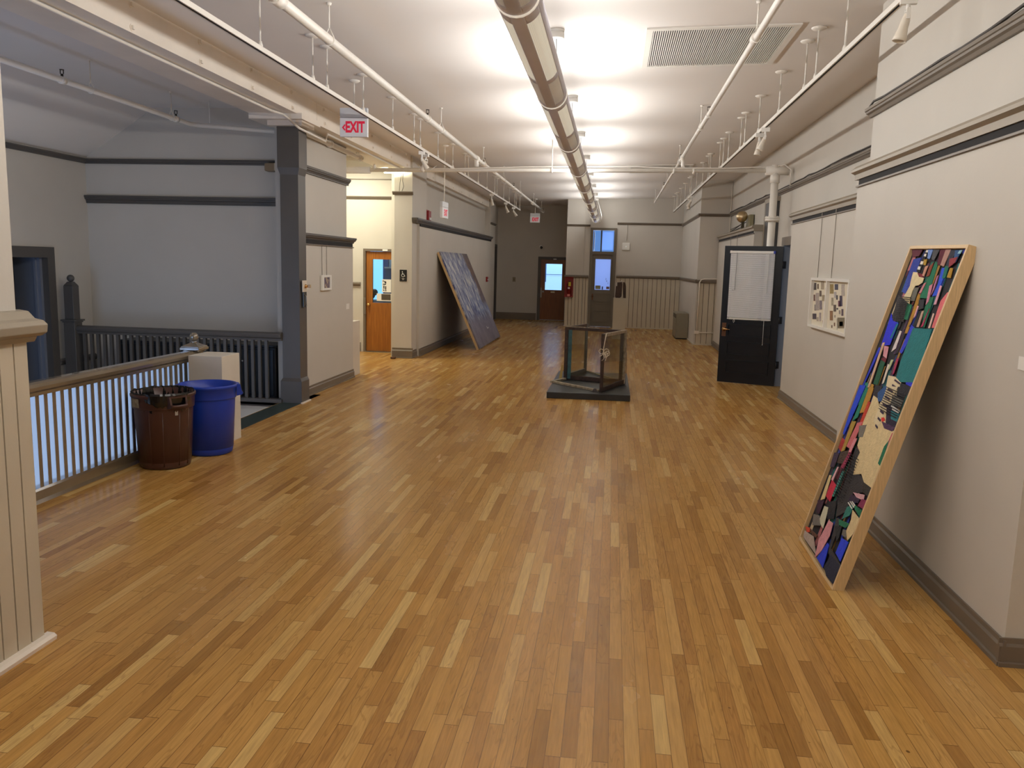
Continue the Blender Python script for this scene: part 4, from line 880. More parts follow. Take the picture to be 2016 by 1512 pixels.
def spot(lab, x, y, z, yaw, tilt, group=None):
    t = thing('track_spotlight', lab, 'spotlight', (x, y, z), yaw, group)
    R_ = Matrix.Rotation(tilt, 4, 'X')
    MB().box(-.016, -.045, -.045, .016, .045, 0).build('track_adapter', WHITE, t, local=True)
    m = MB(); m.tube([(0, 0, -.04), (0, 0, -.075)], .012, 10); m.tube([(-.03, 0, -.075), (.03, 0, -.075)], .008, 8); m.box(-.034, -.01, -.13, -.028, .01, -.07); m.box(.028, -.01, -.13, .034, .01, -.07); m.build('yoke', WHITE, t, local=True)
    m = MB(); m.lathe([(.018, 0), (.024, -.03), (.027, -.08), (.036, -.125), (.04, -.15), (.036, -.15), (.03, -.12)], (0, 0, 0), seg=20, caps=False); m.lathe([(.001, .004), (.018, 0)], (0, 0, 0), seg=20, caps=False)
    for i, v in enumerate(m.v): m.v[i] = tuple(R_ @ Vector(v) + Vector((0, 0, -.10)))
    hd = m.build('lamp_head', M('cream_spot_enamel', (222, 214, 200), .4), t, local=True)
    m = MB(); m.lathe([(.001, -.118), (.03, -.118)], (0, 0, 0), seg=20, caps=False)
    for i, v in enumerate(m.v): m.v[i] = tuple(R_ @ Vector(v) + Vector((0, 0, -.10)))
    m.build('lens', M('dark_lens', (60, 58, 56), .2), hd, local=True)
for a in (('white track spotlight nearest the camera, top right', 1.618, 5.17, 3.335, 1.45, .22), ('right spotlight of the pair midway down the right track', 1.618, 9.62, 3.335, 1.3, .35), ('left spotlight of the pair midway down the right track', 1.618, 10.0, 3.335, 1.6, .1),
          ('nearer spotlight of the far pair on the right track', 1.618, 18.3, 3.335, 1.4, .5), ('farther spotlight of the far pair on the right track', 1.618, 18.85, 3.335, 1.6, .05),
          ('spotlight on the left track just before the crossing pipe, turned left', -2.66, 11.2, 3.26, -1.2, .5), ('spotlight on the left track just before the crossing pipe, turned right', -2.66, 11.45, 3.26, 1.2, .5),
          ('spotlight on the left track beside the end of the beam', -2.66, 17.7, 3.26, -1.4, .15), ('second spotlight from the far end of the left track', -2.66, 20.05, 3.26, -1.4, .4), ('last spotlight at the far end of the left track', -2.66, 21.6, 3.26, -1.2, .6)): spot(*a)

# sprinkler pipes
def hanger(t, x, y, z, r, zt):
    m = MB(); m.tube([(x, y, z + r + .05), (x, y, zt)], .006, 8); m.lathe([(.016, -.02), (.02, 0)], (x, y, zt), seg=10)
    k = [(x + math.sin(a) * (r + .006), y, z - math.cos(a) * (r + .006)) for a in [PI * 2 * i / 16 for i in range(-5, 6)]]
    m.tube([(x, y, z + r + .055)] + k[::-1] + [(x, y, z + r + .055)], .005, 6); m.build('hanger', PIPE, t)
def sprinkler(t, x, y, z, r):
    m = MB(); m.lathe([(r + .008, -.03), (r + .008, .03)], (x, y, z), (0, 1, 0), 14); f = m.build('fitting', PIPE, t)
    m = MB(); m.tube([(x, y, z + r), (x, y, z + r + .03)], .012, 8); m.box(x - .018, y - .004, z + r + .03, x - .013, y + .004, z + r + .065); m.box(x + .013, y - .004, z + r + .03, x + .018, y + .004, z + r + .065); m.lathe([(.02, 0), (.022, .004)], (x, y, z + r + .065), seg=10); m.build('sprinkler_head', M('dark_bronze', (60, 54, 46), .4, metal=.8), f)
t = thing('sprinkler_pipe', 'thick white sprinkler pipe along the left half of the ceiling', 'pipe', (-2.22, 10, 3.41))
m = MB(); m.tube([(-2.22, YB, 3.41), (-2.22, 13.1, 3.413)], .036, 14); m.tube([(-2.22, 13.1, 3.413), (-2.22, 25.6, 3.435)], .028, 14); m.build('pipe', PIPE, t)
MB().lathe([(.046, 0), (.046, .12)], (-2.22, 5.25, 3.41), (0, 1, 0), 14).build('coupling', PIPE, t); m = MB(); m.lathe([(.045, 0), (.045, .16)], (-2.22, 13.0, 3.413), (0, 1, 0), 14); m.tube([(-2.22, 13.08, 3.41), (-2.22, 13.08, 3.28)], .034, 12); m.build('tee_fitting', PIPE, t)
for y in (3.0, 6.28, 10.37, 13.75, 16.3, 19.2, 22.4, 24.9): hanger(t, -2.22, y, 3.415, .034, zc(-2.22))
for y in (5.0, 9.62, 13.85, 17.95, 22.1, 25.5): sprinkler(t, -2.22, y, 3.415, .034)
t = thing('sprinkler_pipe', 'thin white sprinkler pipe along the right half of the ceiling', 'pipe', (1.0, 10, 3.49))
m = MB(); m.tube([(1.0, YB, 3.515), (1.0, 13.4, 3.49)], .025, 12); m.tube([(1.0, 13.4, 3.49), (1.0, 21.95, 3.468)], .019, 12); m.build('pipe', PIPE, t)
MB().lathe([(.034, 0), (.034, .1)], (1.0, 6.65, 3.51), (0, 1, 0), 12).build('coupling', PIPE, t); m = MB(); m.lathe([(.034, 0), (.034, .14)], (1.0, 13.2, 3.49), (0, 1, 0), 12); m.tube([(1.0, 13.28, 3.49), (1.0, 13.08, 3.31)], .028, 12); m.build('tee_fitting', PIPE, t)
for y in (3.3, 6.62, 10.6, 13.9, 17.0, 21.6): hanger(t, 1.0, y, 3.49, .022, zc(1.0))
for y in (5.2, 9.75, 13.7, 18.0): sprinkler(t, 1.0, y, 3.49, .022)
t = thing('standpipe', 'white cross pipe turning down into a riser by the right wall', 'pipe', (2.385, 13.08, 0))
m = MB(); m.tube([(-5.2, 13.08, 3.203), (2.30, 13.08, 3.272)], .032, 14); m.build('cross_pipe', PIPE, t)
m = MB(); m.tube([(-5.2, 13.08, 3.205), (-3.95, 13.08, 3.212)], .055, 14); m.build('lagging', PAPER, t)
m = MB(); m.tube([(2.385, 13.08, 3.36), (2.385, 13.08, 0.0)], .056, 18); m.build('riser', PIPE, t)
m = MB(); m.lathe([(.066, 0), (.066, .34)], (2.24, 13.08, 3.273), (1, 0, 0), 16); m.lathe([(.07, 0), (.07, .12)], (2.385, 13.08, 3.09), seg=18); m.build('tee_fitting', PIPE, t)
m = MB(); m.lathe([(.105, 0), (.105, .028), (.09, .03), (.09, .034), (.105, .036), (.105, .062)], (2.385, 13.08, 2.52), seg=22)
for i in range(8): a = PI * i / 4; m.lathe([(.012, -.012), (.012, .075)], (2.385 + .09 * math.cos(a), 13.08 + .09 * math.sin(a), 2.52), seg=6)
m.build('flange', PIPE, t)
for x in (-3.9, .85, 1.15): MB().lathe([(.048, 0), (.048, .03)], (x, 13.08, 3.26), (1, 0, 0), 14).build('coupling', PIPE, t)
hx = -1.02; m = MB(); m.tube([(hx, 13.08, 3.30), (hx, 13.08, zc(hx))], .008, 8); m.lathe([(.022, -.01), (.022, 0)], (hx, 13.08, zc(hx)), seg=10); m.lathe([(.042, -.012), (.042, .012)], (hx, 13.08, 3.245), (1, 0, 0), 14); m.build('hanger', PIPE, t)
m = MB(); m.tube([(-3.4, 13.06, 3.245), (-2.6, 13.03, 3.24), (-1.5, 13.06, 3.285), (-.6, 13.06, 3.30), (.3, 13.04, 3.305), (.9, 13.03, 3.29), (1.7, 13.04, 3.30), (2.3, 13.06, 3.33), (2.50, 13.02, 3.36), (2.60, 13.0, 3.28), (2.60, 13.0, 3.02)], .010, 7); m.build('cable', PIPE, t)
m = MB(); m.tube([(-3.2, 13.06, 3.33), (-3.1, 13.04, 3.25), (-2.95, 13.04, 3.22), (-2.85, 13.04, 3.29)], .007, 6); m.build('loose_loop', PIPE, t)
# stairwell sprinkler run and the pipe that carries on beside the short wall
t = thing('sprinkler_pipe', 'shadowed white pipe crossing the stairwell ceiling', 'pipe', (-5.15, 8, 3.35))
m = MB(); m.tube([(-5.15, 4.1, 3.345), (-5.15, 9.62, 3.345), (-5.08, 9.72, 3.345), (-4.2, 9.86, 3.30), (-4.13, 9.9, 3.30)], .028, 12); m.build('pipe', PIPE, t)
for y in (7.72, 9.2): hanger(t, -5.15, y, 3.345, .027, 3.64)
MB().tube([(-4.95, 9.72, 3.37), (-4.95, 9.72, 3.64)], .005, 6).build('hanger', PIPE, t)
for y in (7.3, 9.3): sprinkler(t, -5.15, y, 3.345, .027)
t = thing('sprinkler_pipe', 'white pipe with couplings above the short wall right of the dark post', 'pipe', (-3.86, 11.2, 3.32))
m = MB(); m.tube([(-3.89, 9.95, 3.33), (-3.95, 12.45, 3.33), (-4.02, 12.55, 3.33), (-4.7, 12.55, 3.33)], .036, 12); m.build('pipe', PIPE, t)
for y in (10.0, 11.05): MB().lathe([(.05, 0), (.05, .06)], (-3.89 - .024 * (y - 9.95), y, 3.33), (0, 1, 0), 14).build('coupling', PIPE, t)
MB().lathe([(.048, 0), (.048, .07)], (-3.95, 12.5, 3.33), (0, 1, 0), 14).build('elbow', PIPE, t)
hanger(t, -3.95, 12.4, 3.33, .036, 3.66)

# vents
def vent(x0, x1, y0, y1, lab, n):
    t = thing('ceiling_vent', lab, 'vent', ((x0 + x1) / 2, (y0 + y1) / 2, zc((x0 + x1) / 2)))
    m = MB(); f = .055
    def slab(a0, a1, b0, b1, h0, h1): m.hexa([(a0, b0, zc(a0) - h1), (a1, b0, zc(a1) - h1), (a1, b1, zc(a1) - h1), (a0, b1, zc(a0) - h1), (a0, b0, zc(a0) - h0), (a1, b0, zc(a1) - h0), (a1, b1, zc(a1) - h0), (a0, b1, zc(a0) - h0)])
    slab(x0, x1, y0, y0 + f, .001, .014); slab(x0, x1, y1 - f, y1, .001, .014); slab(x0, x0 + f, y0 + f, y1 - f, .001, .014); slab(x1 - f, x1, y0 + f, y1 - f, .001, .014); m.build('frame', WHITE, t)
    m = MB(); slab(x0 + f, x1 - f, y0 + f, y1 - f, .0005, .002); m.build('dark_duct', M('vent_black', (26, 24, 34), .9), t)
    m = MB(); w = (x1 - x0 - 2 * f) / n
    for i in range(n): a = x0 + f + i * w; slab(a + .25 * w, a + .75 * w, y0 + f, y1 - f, .003, .012)
    m.build('slats', WHITE, t)
vent(.195, 1.452, 7.22, 8.565, 'large white slatted vent in the near ceiling', 62)
vent(.205, 1.46, 16.42, 17.75, 'far white slatted vent seen at a grazing angle above the crossing pipe', 62)

# exit signs
def exit_sign(lab, x, y, z0, z1, ang, w=.31, th=.045, zt=None, arrow=True, header=True):
    """ang = direction the lettered face looks, measured from -y towards +x"""
    t = thing('exit_sign', lab, 'exit sign', (x, y, z1))
    F = Vector((math.sin(ang), -math.cos(ang), 0)); Rr = Vector((math.cos(ang), math.sin(ang), 0)); U = Vector((0, 0, 1)); c = Vector((x, y, 0))
    o = c - Rr * w / 2 - F * th / 2; H = z1 - z0
    MB().obox(o + U * z0, Rr * w, F * th, U * H * .655).build('sign_face', SIGNW, t, bevel=.003)
    MB().obox(o + U * (z0 + H * .665), Rr * w, F * th, U * H * .335).build('battery_box', M('sign_grey', (206, 208, 212), .5), t, bevel=.003)
    for s in (1, -1):
        text_mesh('lettering', 'EXIT', EXITR, H * .52, t, c + F * s * (th / 2 + .001) + Rr * s * w * .05 + U * (z0 + H * .32), (Rr * s, U, F * s), sx=.66, bold=.006)
        if arrow:
            m = MB(); q = c + F * s * (th / 2 + .0015) - Rr * w * .42 + U * (z0 + H * .32)
            m.prism([q, q + Rr * .03 + U * .034, q + Rr * .04 + U * .026, q + Rr * .02, q + Rr * .04 - U * .026, q + Rr * .03 - U * .034], F * s * .001); m.build('arrow', EXITR, t)
    m = MB(); zt = zt or zc(x); m.tube([(x, y, z1), (x, y, zt)], .008, 8); m.lathe([(.016, -.03), (.05, -.018), (.062, -.006), (.062, 0)], (x, y, zt), seg=18); m.build('stem', PIPE, t)
    return t
exit_sign('near white EXIT sign with red letters and left arrow, hung by the left track', -2.838, 8.8, 3.079, 3.381, 0., w=.305)
exit_sign('white EXIT sign seen almost edge-on, hanging beyond the crossing pipe', -2.82, 13.5, 2.495, 2.76, PI / 2 - .08, w=.34, arrow=False)
exit_sign('far EXIT sign with pink letters hanging in the dim end passage', -2.32, 24.0, 3.0, 3.265, 0., w=.28, arrow=False)
# ------------------------------------------------------------------ railings
def railing_profile(z1):  # across, height
    return [(-.03, -.10), (.03, -.10), (.034, -.075), (.05, -.06), (.056, -.035), (.05, -.012), (.03, 0), (-.03, 0), (-.05, -.012), (-.056, -.035), (-.05, -.06), (-.034, -.075)]
RAILP = M('taupe_railing_paint', (116, 102, 82), .2, var=.06, vscale=5, spec=1., coat=1.)
BALP = M('pale_baluster_paint', (176, 168, 156), .4, var=.04)
t = thing('stair_railing', 'near taupe railing with thin balusters behind the brown and blue bins', 'railing', (-4.0, 5.2, 0))
m = MB(); m.prism([(-3.995 + q[0], 3.2, .862 + q[1]) for q in railing_profile(0)], (0, 4.16, 0)); m.build('top_rail', RAILP, t)
m = MB(); m.prism([(-4.05, 3.2, 0), (-3.965, 3.2, 0), (-3.965, 3.2, .085), (-3.975, 3.2, .1), (-4.05, 3.2, .1)], (0, 4.16, 0)); m.prism([(-3.965, 3.2, 0), (-3.945, 3.2, 0), (-3.965, 3.2, .022)], (0, 4.16, 0)); m.build('base_rail', RAILP, t)
b0 = None
for k in range(-22, 24):
    y = 5.173 + .0883 * k
    if b0 is None: b0 = MB().box(-.019, 0, .10, .019, .038, .765).build('baluster', RAILP, t, local=True); o = b0
    else: o = b0.copy(); COL.objects.link(o)
    o.location = (0, y - 5.2, 0)
def newel(t, x, y, z0, zcol, ztop, rb, wide):
    m = MB()
    if wide is None:
        m.box(x - .06, y - .06, z0, x + .06, y + .06, zcol)
        m.prism([(x - .06, y - .06, zcol), (x + .06, y - .06, zcol), (x + .06, y + .06, zcol), (x - .06, y + .06, zcol)], (0, 0, .0)) if 0 else None
        for e, a, c in ((.072, zcol, zcol + .02), (.098, zcol + .02, zcol + .045), (.09, zcol + .045, zcol + .055)): m.box(x - e, y - e, a, x + e, y + e, c)
        k = [(x - .088, y - .088, zcol + .055), (x + .088, y - .088, zcol + .055), (x + .088, y + .088, zcol + .055), (x - .088, y + .088, zcol + .055)]
        m.hexa(k + [(x + (q[0] - x) * .35, y + (q[1] - y) * .35, zcol + .085) for q in k])
    o = m.build('newel_post', RAILP, t, bevel=.003)
    f = MB(); f.ball((x, y, ztop - rb), rb); f.lathe([(rb * .8, 0), (rb * .55, .012), (rb * .7, .02)], (x, y, zcol + .08), seg=14); f.build('finial', RAILP, o)
newel(t, -4.0, 7.42, -.2, .845, 1.03, .042, None)

t = thing('stair_railing', 'dark back railing between the tall newel post and the dark post', 'railing', (-5.3, 9.5, 0))
m = MB(); m.prism([(-6.66, 9.5 + q[0], .866 + q[1]) for q in railing_profile(0)], (2.68, 0, 0)); m.build('top_rail', TRIMD, t)
m = MB(); m.box(-6.66, 9.45, -.03, -3.98, 9.55, .045); m.box(-6.66, 9.46, -.05, -3.98, 9.54, -.03); m.build('base_rail', TRIMD, t)
b0 = None
for k in range(-7, 21):
    x = -5.97 + .0885 * k
    if b0 is None: b0 = MB().box(0, -.019, .045, .036, .019, .77).build('baluster', TRIMD, t, local=True); o = b0
    else: o = b0.copy(); COL.objects.link(o)
    o.location = (x + 5.3, 0, 0)
m = MB(); x, y = -6.73, 9.5
m.box(x - .075, y - .075, -.3, x + .075, y + .075, .90); m.box(x - .085, y - .085, .90, x + .085, y + .085, .92); m.box(x - .10, y - .10, .92, x + .10, y + .10, .94)
m.hexa([(x - .062, y - .062, .94), (x + .062, y - .062, .94), (x + .062, y + .062, .94), (x - .062, y + .062, .94), (x - .062, y - .062, 1.36), (x + .062, y - .062, 1.36), (x + .062, y + .062, 1.36), (x - .062, y + .062, 1.36)])
m.hexa([(x - .062, y - .062, 1.36), (x + .062, y - .062, 1.36), (x + .062, y + .062, 1.36), (x - .062, y + .062, 1.36), (x - .03, y - .03, 1.41), (x + .03, y - .03, 1.41), (x + .03, y + .03, 1.41), (x - .03, y + .03, 1.41)])
nw = m.build('newel_post', TRIMD, t, bevel=.004); f = MB(); f.ball((x, y, 1.452), .045); f.build('finial', TRIMD, nw)

# black cabinets behind the back railing
for lab, x0, x1 in (('black cabinet behind the back railing, left of its middle', -6.23, -5.18), ('black cabinet behind the back railing, next to the dark post', -5.15, -4.14)):
    t = thing('cabinet', lab, 'cabinet', ((x0 + x1) / 2, 9.9, 0))
    MB().box(x0, 9.68, 0, x1, 10.12, .66).build('body', BLACKP, t, bevel=.012); MB().box(x0 - .01, 9.66, .66, x1 + .01, 10.12, .685).build('top_panel', BLACKP, t, bevel=.004)
    for k in range(2):
        a = x0 + .03 + k * (x1 - x0 - .03) / 2; d = MB().box(a, 9.665, .05, a + (x1 - x0 - .09) / 2, 9.68, .63).build('door', M('black_gloss', (16, 17, 20), .25), t, bevel=.004)
        kn = MB(); kn.lathe([(.007, 0), (.012, .012), (.004, .02)], (a + (.06 if k else (x1 - x0 - .09) / 2 - .06), 9.665, .48), (0, -1, 0), 10); kn.build('knob', M('pale_knob', (208, 204, 196), .4), d)

# ------------------------------------------------------------------ bins and pedestals
def bin_(lab, cx, cy, mat, rz, brown):
    t = thing('trash_can', lab, 'trash can', (cx, cy, 0), rz)
    H = .63; K = .885
    m = MB(); prof = [(.001, .004), (.205, 0), (.225, .012), (.232, .05), (.255, .50), (.257, .505), (.272, .507), (.274, .515), (.280, .60), (.288, .604), (.290, .622), (.284, .632), (.272, .628), (.262, .50), (.235, .06), (.001, .04)]
    m.lathe([(a * K, b_) for a, b_ in prof], (0, 0, 0), seg=48, caps=False); m.build('body', mat, t, local=True)
    if brown:   # vertical ribs of the flutes and the foot notch
        m = MB()
        for a in (-.95, -.48, .12, .55): 
            ca, sa = math.cos(a), math.sin(a)
            m.tube([(.229 * ca, .229 * sa, .03), (.2545 * ca, .2545 * sa, .485)], .007, 8)
        m.tube([(.253 * math.cos(a), .253 * math.sin(a), .44) for a in [-.95 + .047 * i for i in range(11)]], .005, 6)
        m.v = [(a * K, b_ * K, c) for a, b_, c in m.v]; m.build('rib', mat, t, local=True)
    for s in (1, -1):
        a = 0.; r = .268; m = MB()
        m.prism([(s * .268, -.085, .625), (s * .305, -.075, .62), (s * .325, -.07, .545), (s * .325, -.07, .53), (s * .268, -.08, .52)], (0, .015, 0)); m.prism([(s * .268, .07, .625), (s * .305, .06, .62), (s * .325, .055, .545), (s * .325, .055, .53), (s * .268, .065, .52)], (0, .015, 0))
        m.tube([(s * .318, -.07, .545), (s * .322, 0, .54), (s * .318, .07, .545)], .014, 10); m.hexa([(s * .270, -.08, .617), (s * .306, -.07, .610), (s * .306, .07, .610), (s * .270, .08, .617), (s * .270, -.08, .627), (s * .306, -.07, .622), (s * .306, .07, .622), (s * .270, .08, .627)]); m.v = [(q[0] * K, q[1], q[2]) for q in m.v]; m.build('handle', mat, t, local=True)
    return t
BROWN = M('brown_plastic', (74, 46, 39), .32, var=.06, vscale=6); BLUE = M('blue_plastic', (22, 58, 168), .35, var=.04, vscale=5)
t = bin_('brown trash can with a black bag liner, left of the blue can', -3.70, 6.33, BROWN, -.62, True)
rnd = random.Random(5); m = MB(); n = 84
fo = [rnd.uniform(-1, 1) for _ in range(n)]; f2 = [rnd.uniform(0, 1) for _ in range(n)]
def wrap(a, c, w): d = abs((a - c + PI) % (2 * PI) - PI); return max(0., 1 - d / w)
NR = 9
for ri in range(NR):
    for j in range(n):
        a = 2 * PI * j / n; d = min(1., 1.6 * max(wrap(a, -.25, 1.0), .75 * wrap(a, 2.2, 1.1))); f = fo[j]
        inner = [(.205, .36), (.222, .46), (.231, .54), (.238, .60), (.245, .636 + .014 * f2[j])]
        if ri < 5: r, z = inner[ri]; r += .007 * f
        else:
            k = ri - 5; ro, zo = [(.256, .645), (.2625, .630), (.2615, .59), (.257, .55)][k]
            zo -= .02 * f2[(j * 7) % n] * (k > 1); ri_, zi = .246 - .002 * k, .634 - .012 * k
            r = ri_ + (ro + .003 * f - ri_) * d; z = zi + (zo - zi) * d
        m.v.append((r * math.cos(a), r * math.sin(a), z))
for ri in range(NR - 1):
    for j in range(n):
        j2 = (j + 1) % n; m.face((ri * n + j, ri * n + j2, (ri + 1) * n + j2, (ri + 1) * n + j), 0, False)
m.build('bag_liner', M('black_bag_film', (14, 13, 14), .16, spec=.7), t, local=True)
m = MB(); k = len(m.v)
for i in range(7):
    a = -1.72 + i * .075
    for z, r in ((.525, .2775), (.598, .2825)): m.v.append((.89 * r * math.cos(a), .89 * r * math.sin(a), z))
for i in range(6): m.face((2 * i, 2 * i + 2, 2 * i + 3, 2 * i + 1), 0, True)
lab = M('worn_label', (150, 140, 116), .7, var=.45, vscale=24); m.build('worn_label', lab, t, local=True)
m = MB(); m.box(.226, -.012, .46, .231, .012, .495); m.build('paint_scuff', M('pale_scuff', (190, 186, 178), .6), t, local=True)
t = bin_('blue recycling can beside the brown can, in front of the white pedestal', -3.575, 6.85, BLUE, .55, False)

def pedestal(lab, x0, x1, y0, y1, h, mat, nm='pedestal'):
    t = MB().box(x0, y0, 0, x1, y1, h).build(nm, mat, None, origin=((x0 + x1) / 2, (y0 + y1) / 2, 0), bevel=.004)
    return tag(t, lab, 'pedestal')
pedestal('white display pedestal behind the blue can at the end of the near railing', -3.905, -3.575, 7.125, 7.49, .842, PEDW)
pedestal('slim pale pedestal just visible past the end of the short wall', -4.25, -3.90, 12.0, 12.35, .84, PEDW)
PEDG = M('greige_pedestal_paint', (190, 182, 162), .6, var=.03)
pedestal('tall greige pedestal under the dark brown sculpture in front of the end wall', .04, .355, 20.29, 20.62, 1.02, PEDG)
t = thing('sculpture', 'dark brown two-piece sculpture on the tall greige pedestal', 'sculpture', (.2, 20.45, 1.02))
BRZ = M('dark_brown_bronze', (62, 42, 30), .5, var=.35, vscale=18, bump=.5, bscale=30)
m = MB(); m.prism([(.075, 20.40, 1.06), (.09, 20.40, 1.02), (.20, 20.40, 1.02), (.235, 20.40, 1.06), (.245, 20.40, 1.36), (.225, 20.40, 1.41), (.105, 20.40, 1.40), (.085, 20.40, 1.30)], (0, .1, 0)); m.build('broad_piece', BRZ, t, bevel=.012)
m = MB(); m.prism([(.275, 20.42, 1.02), (.345, 20.42, 1.02), (.335, 20.42, 1.30), (.315, 20.42, 1.40), (.262, 20.42, 1.41), (.255, 20.42, 1.28)], (0, .09, 0)); m.build('slim_piece', BRZ, t, bevel=.01)
m = MB(); m.tube([(.19, 20.43, 1.405), (.22, 20.43, 1.435), (.26, 20.44, 1.41)], .014, 8); m.box(.095, 20.398, 1.31, .115, 20.402, 1.40); m.build('silver_link', M('pale_silver', (214, 212, 206), .3, metal=.7), t)

# ------------------------------------------------------------------ glass sash sculpture on its black plinth
t = thing('plinth', 'low black plinth under the glass sash sculpture', 'plinth', (-.26, 11.87, 0))
m = MB(); m.hexa([(-.815, 10.745, .0), (.297, 10.765, .0), (.29, 13.03, .0), (-.80, 13.0, .0), (-.815, 10.745, .085), (.297, 10.765, .085), (.29, 13.03, .085), (-.80, 13.0, .085)]); m.build('platform', M('black_plinth_paint', (40, 43, 46), .42, var=.15, vscale=4), t, bevel=.006)
OLDW = M('weathered_dark_wood', (58, 42, 36), .55, var=.5, vscale=22, bump=.4, bscale=60); OLDP = M('chipped_pale_paint', (158, 146, 126), .6, var=.4, vscale=26); TEAL = M('faded_teal_paint', (52, 92, 100), .55, var=.3, vscale=14)
OLDG = glass('old_dusty_glass', (240, 239, 232), .10, .05)
t = thing('glass_sculpture', 'open box of old glazed window sashes tied with white string on the black plinth', 'sculpture', (-.2, 11.9, .085))
def sash(nm, p, q, z0, z1, w=.052, th=.036, mats=(OLDW, OLDW, OLDW, OLDW), pane=True):
    p, q = Vector((p[0], p[1], 0)), Vector((q[0], q[1], 0)); d = (q - p).normalized(); n = Vector((-d.y, d.x, 0)) * th; L = (q - p).length; U = Vector((0, 0, 1)); o = p - n * .5
    m = MB(); m.obox(o + U * z0, d * w, n, U * (z1 - z0)); s = m.build(nm, mats[0], t, bevel=.003)
    m = MB(); m.obox(o + d * (L - w) + U * z0, d * w, n, U * (z1 - z0)); m.build('stile', mats[1], s, bevel=.003)
    m = MB(); m.obox(o + d * w + U * (z1 - w * .8), d * (L - 2 * w), n, U * w * .8); m.build('upper_bar', mats[2], s, bevel=.003)
    m = MB(); m.obox(o + d * w + U * z0, d * (L - 2 * w), n, U * w * 1.25); m.build('lower_bar', mats[3], s, bevel=.003)
    if pane: m = MB(); m.obox(p + d * w - n * .06 + U * (z0 + w), d * (L - 2 * w), n * .12, U * (z1 - z0 - 1.8 * w)); m.build('glass_pane', OLDG, s)
    return s
P1, P2, P3, P4, P5 = (-.665, 12.07), (-.37, 13.0), (.20, 11.80), (-.10, 10.90), (-.795, 11.60)
a = sash('front_sash', P1, P3, .087, .868)
m = MB(); m.box(-.612, 12.02, .10, -.560, 12.05, .83); m.build('teal_edge', TEAL, a)
sash('left_sash', (-.655, 12.11), P2, .087, .862, mats=(OLDW, M('grey_blue_sash', (92, 98, 106), .55), OLDW, M('grey_blue_sash', (92, 98, 106))))
sash('hinged_sash', P4, (.225, 11.83), .087, .875, mats=(OLDW, OLDP, OLDP, OLDW))
m = MB(); m.tube([(-.37, 13.0, .105), (.22, 11.90, .105)], .014, 6); m.build('back_sill_bar', OLDP, t)
m = MB()
for p, q in ((P5, (-.14, 10.93)), (P5, (-.62, 11.98))):
    p, q = Vector((*p, .086)), Vector((*q, .086)); d = (q - p); n = Vector((-d.y, d.x, 0)).normalized() * .045; m.obox(p, d, n if p.y > 0 and q.x < -.5 else -n * -1, Vector((0, 0, .03)))
m.build('flat_sash', OLDP, t, bevel=.003)
m = MB(); m.hexa([(-.74, 12.02, .086), (-.69, 12.02, .086), (-.69, 12.08, .086), (-.74, 12.08, .086), (-.70, 12.05, .30), (-.68, 12.05, .30), (-.68, 12.08, .30), (-.70, 12.08, .30)]); m.build('wooden_prop', M('yellow_wood', (170, 148, 84), .6), t)
m = MB(); m.hexa([(-.22, 10.93, .087), (-.13, 10.93, .087), (-.13, 11.0, .087), (-.22, 11.0, .087), (-.19, 10.95, .125), (-.16, 10.95, .125), (-.16, 10.98, .125), (-.19, 10.98, .125)]); m.build('dark_block', OLDW, t)
m = MB(); x, y = P4[0] + .02, P4[1] - .03
m.tube([(x + .03, y + .02, .885), (x + .015, y, .80), (x, y, .70), (x - .005, y - .005, .62)], .006, 7)
for c, rr, ph in (((-.032, .645), .03, 0), ((.038, .645), .034, 1), ((.03, .60), .03, 2), ((.052, .62), .03, 3)):
    m.tube([(x + c[0] + rr * math.cos(a_), y - .01 + .004 * math.sin(2 * a_ + ph), c[1] + rr * 1.05 * math.sin(a_)) for a_ in [2 * PI * i / 14 for i in range(15)]], .0045, 6)
m.tube([(x, y, .62), (x - .03, y - .01, .585), (x - .055, y - .01, .575)], .0045, 6); m.tube([(x, y, .62), (x + .01, y - .01, .55), (x - .02, y - .012, .52)], .0045, 6); m.tube([(x, y, .62), (x + .04, y - .01, .57), (x + .028, y - .012, .52)], .0045, 6)
m.build('white_string', M('white_string', (232, 224, 206), .8), t)
m = MB(); m.tube([(.245, 11.79, .55), (.252, 11.78, .3), (.25, 11.76, .12), (.235, 11.70, .09)], .004, 6); m.build('dark_string', CABLE, t)
m = MB(); m.tube([(P1[0] - .0, P1[1] - .02, .872), (P1[0] + .2, P1[1] - .05, .875), (P1[0] + .5, P1[1] - .16, .872)], .006, 6); m.build('pale_chip_line', OLDP, a)

# ------------------------------------------------------------------ leaning textile artwork
LT = Vector((.515, 0, 1.923)).length; up = Vector((.515, 0, 1.923)).normalized(); uy = Vector((0, -1, 0)); nn = up.cross(uy)   # nn points towards the room
if nn.x > 0: nn = -nn
t = thing('textile_artwork', 'tall wood-framed collage of coloured fabric strips leaning on the right wall', 'artwork', (1.305, 5.39, 0))
ROT = Matrix.Rotation(math.radians(1.1), 3, nn)
if (ROT @ up).dot(uy) < 0: ROT = Matrix.Rotation(math.radians(-1.1), 3, nn)
O_ = Vector((1.305, 5.375, .006)); WT = .855
def TP(u, v, w=0.): return O_ + ROT @ (uy * u + up * v + nn * w)
FRW = M('pale_ash_frame', (212, 182, 136), .45, var=.12, vscale=6, stretch=(30, 30, 2)); FRS = M('ash_frame_side', (168, 134, 92), .5, var=.14, vscale=6, stretch=(30, 30, 2))
def fr(nm, u0, u1, v0, v1, mt=FRW):
    m = MB(); m.hexa([TP(u0, v0, -.05), TP(u1, v0, -.05), TP(u1, v1, -.05), TP(u0, v1, -.05), TP(u0, v0, .012), TP(u1, v0, .012), TP(u1, v1, .012), TP(u0, v1, .012)]); return m.build(nm, mt, t, bevel=.002)
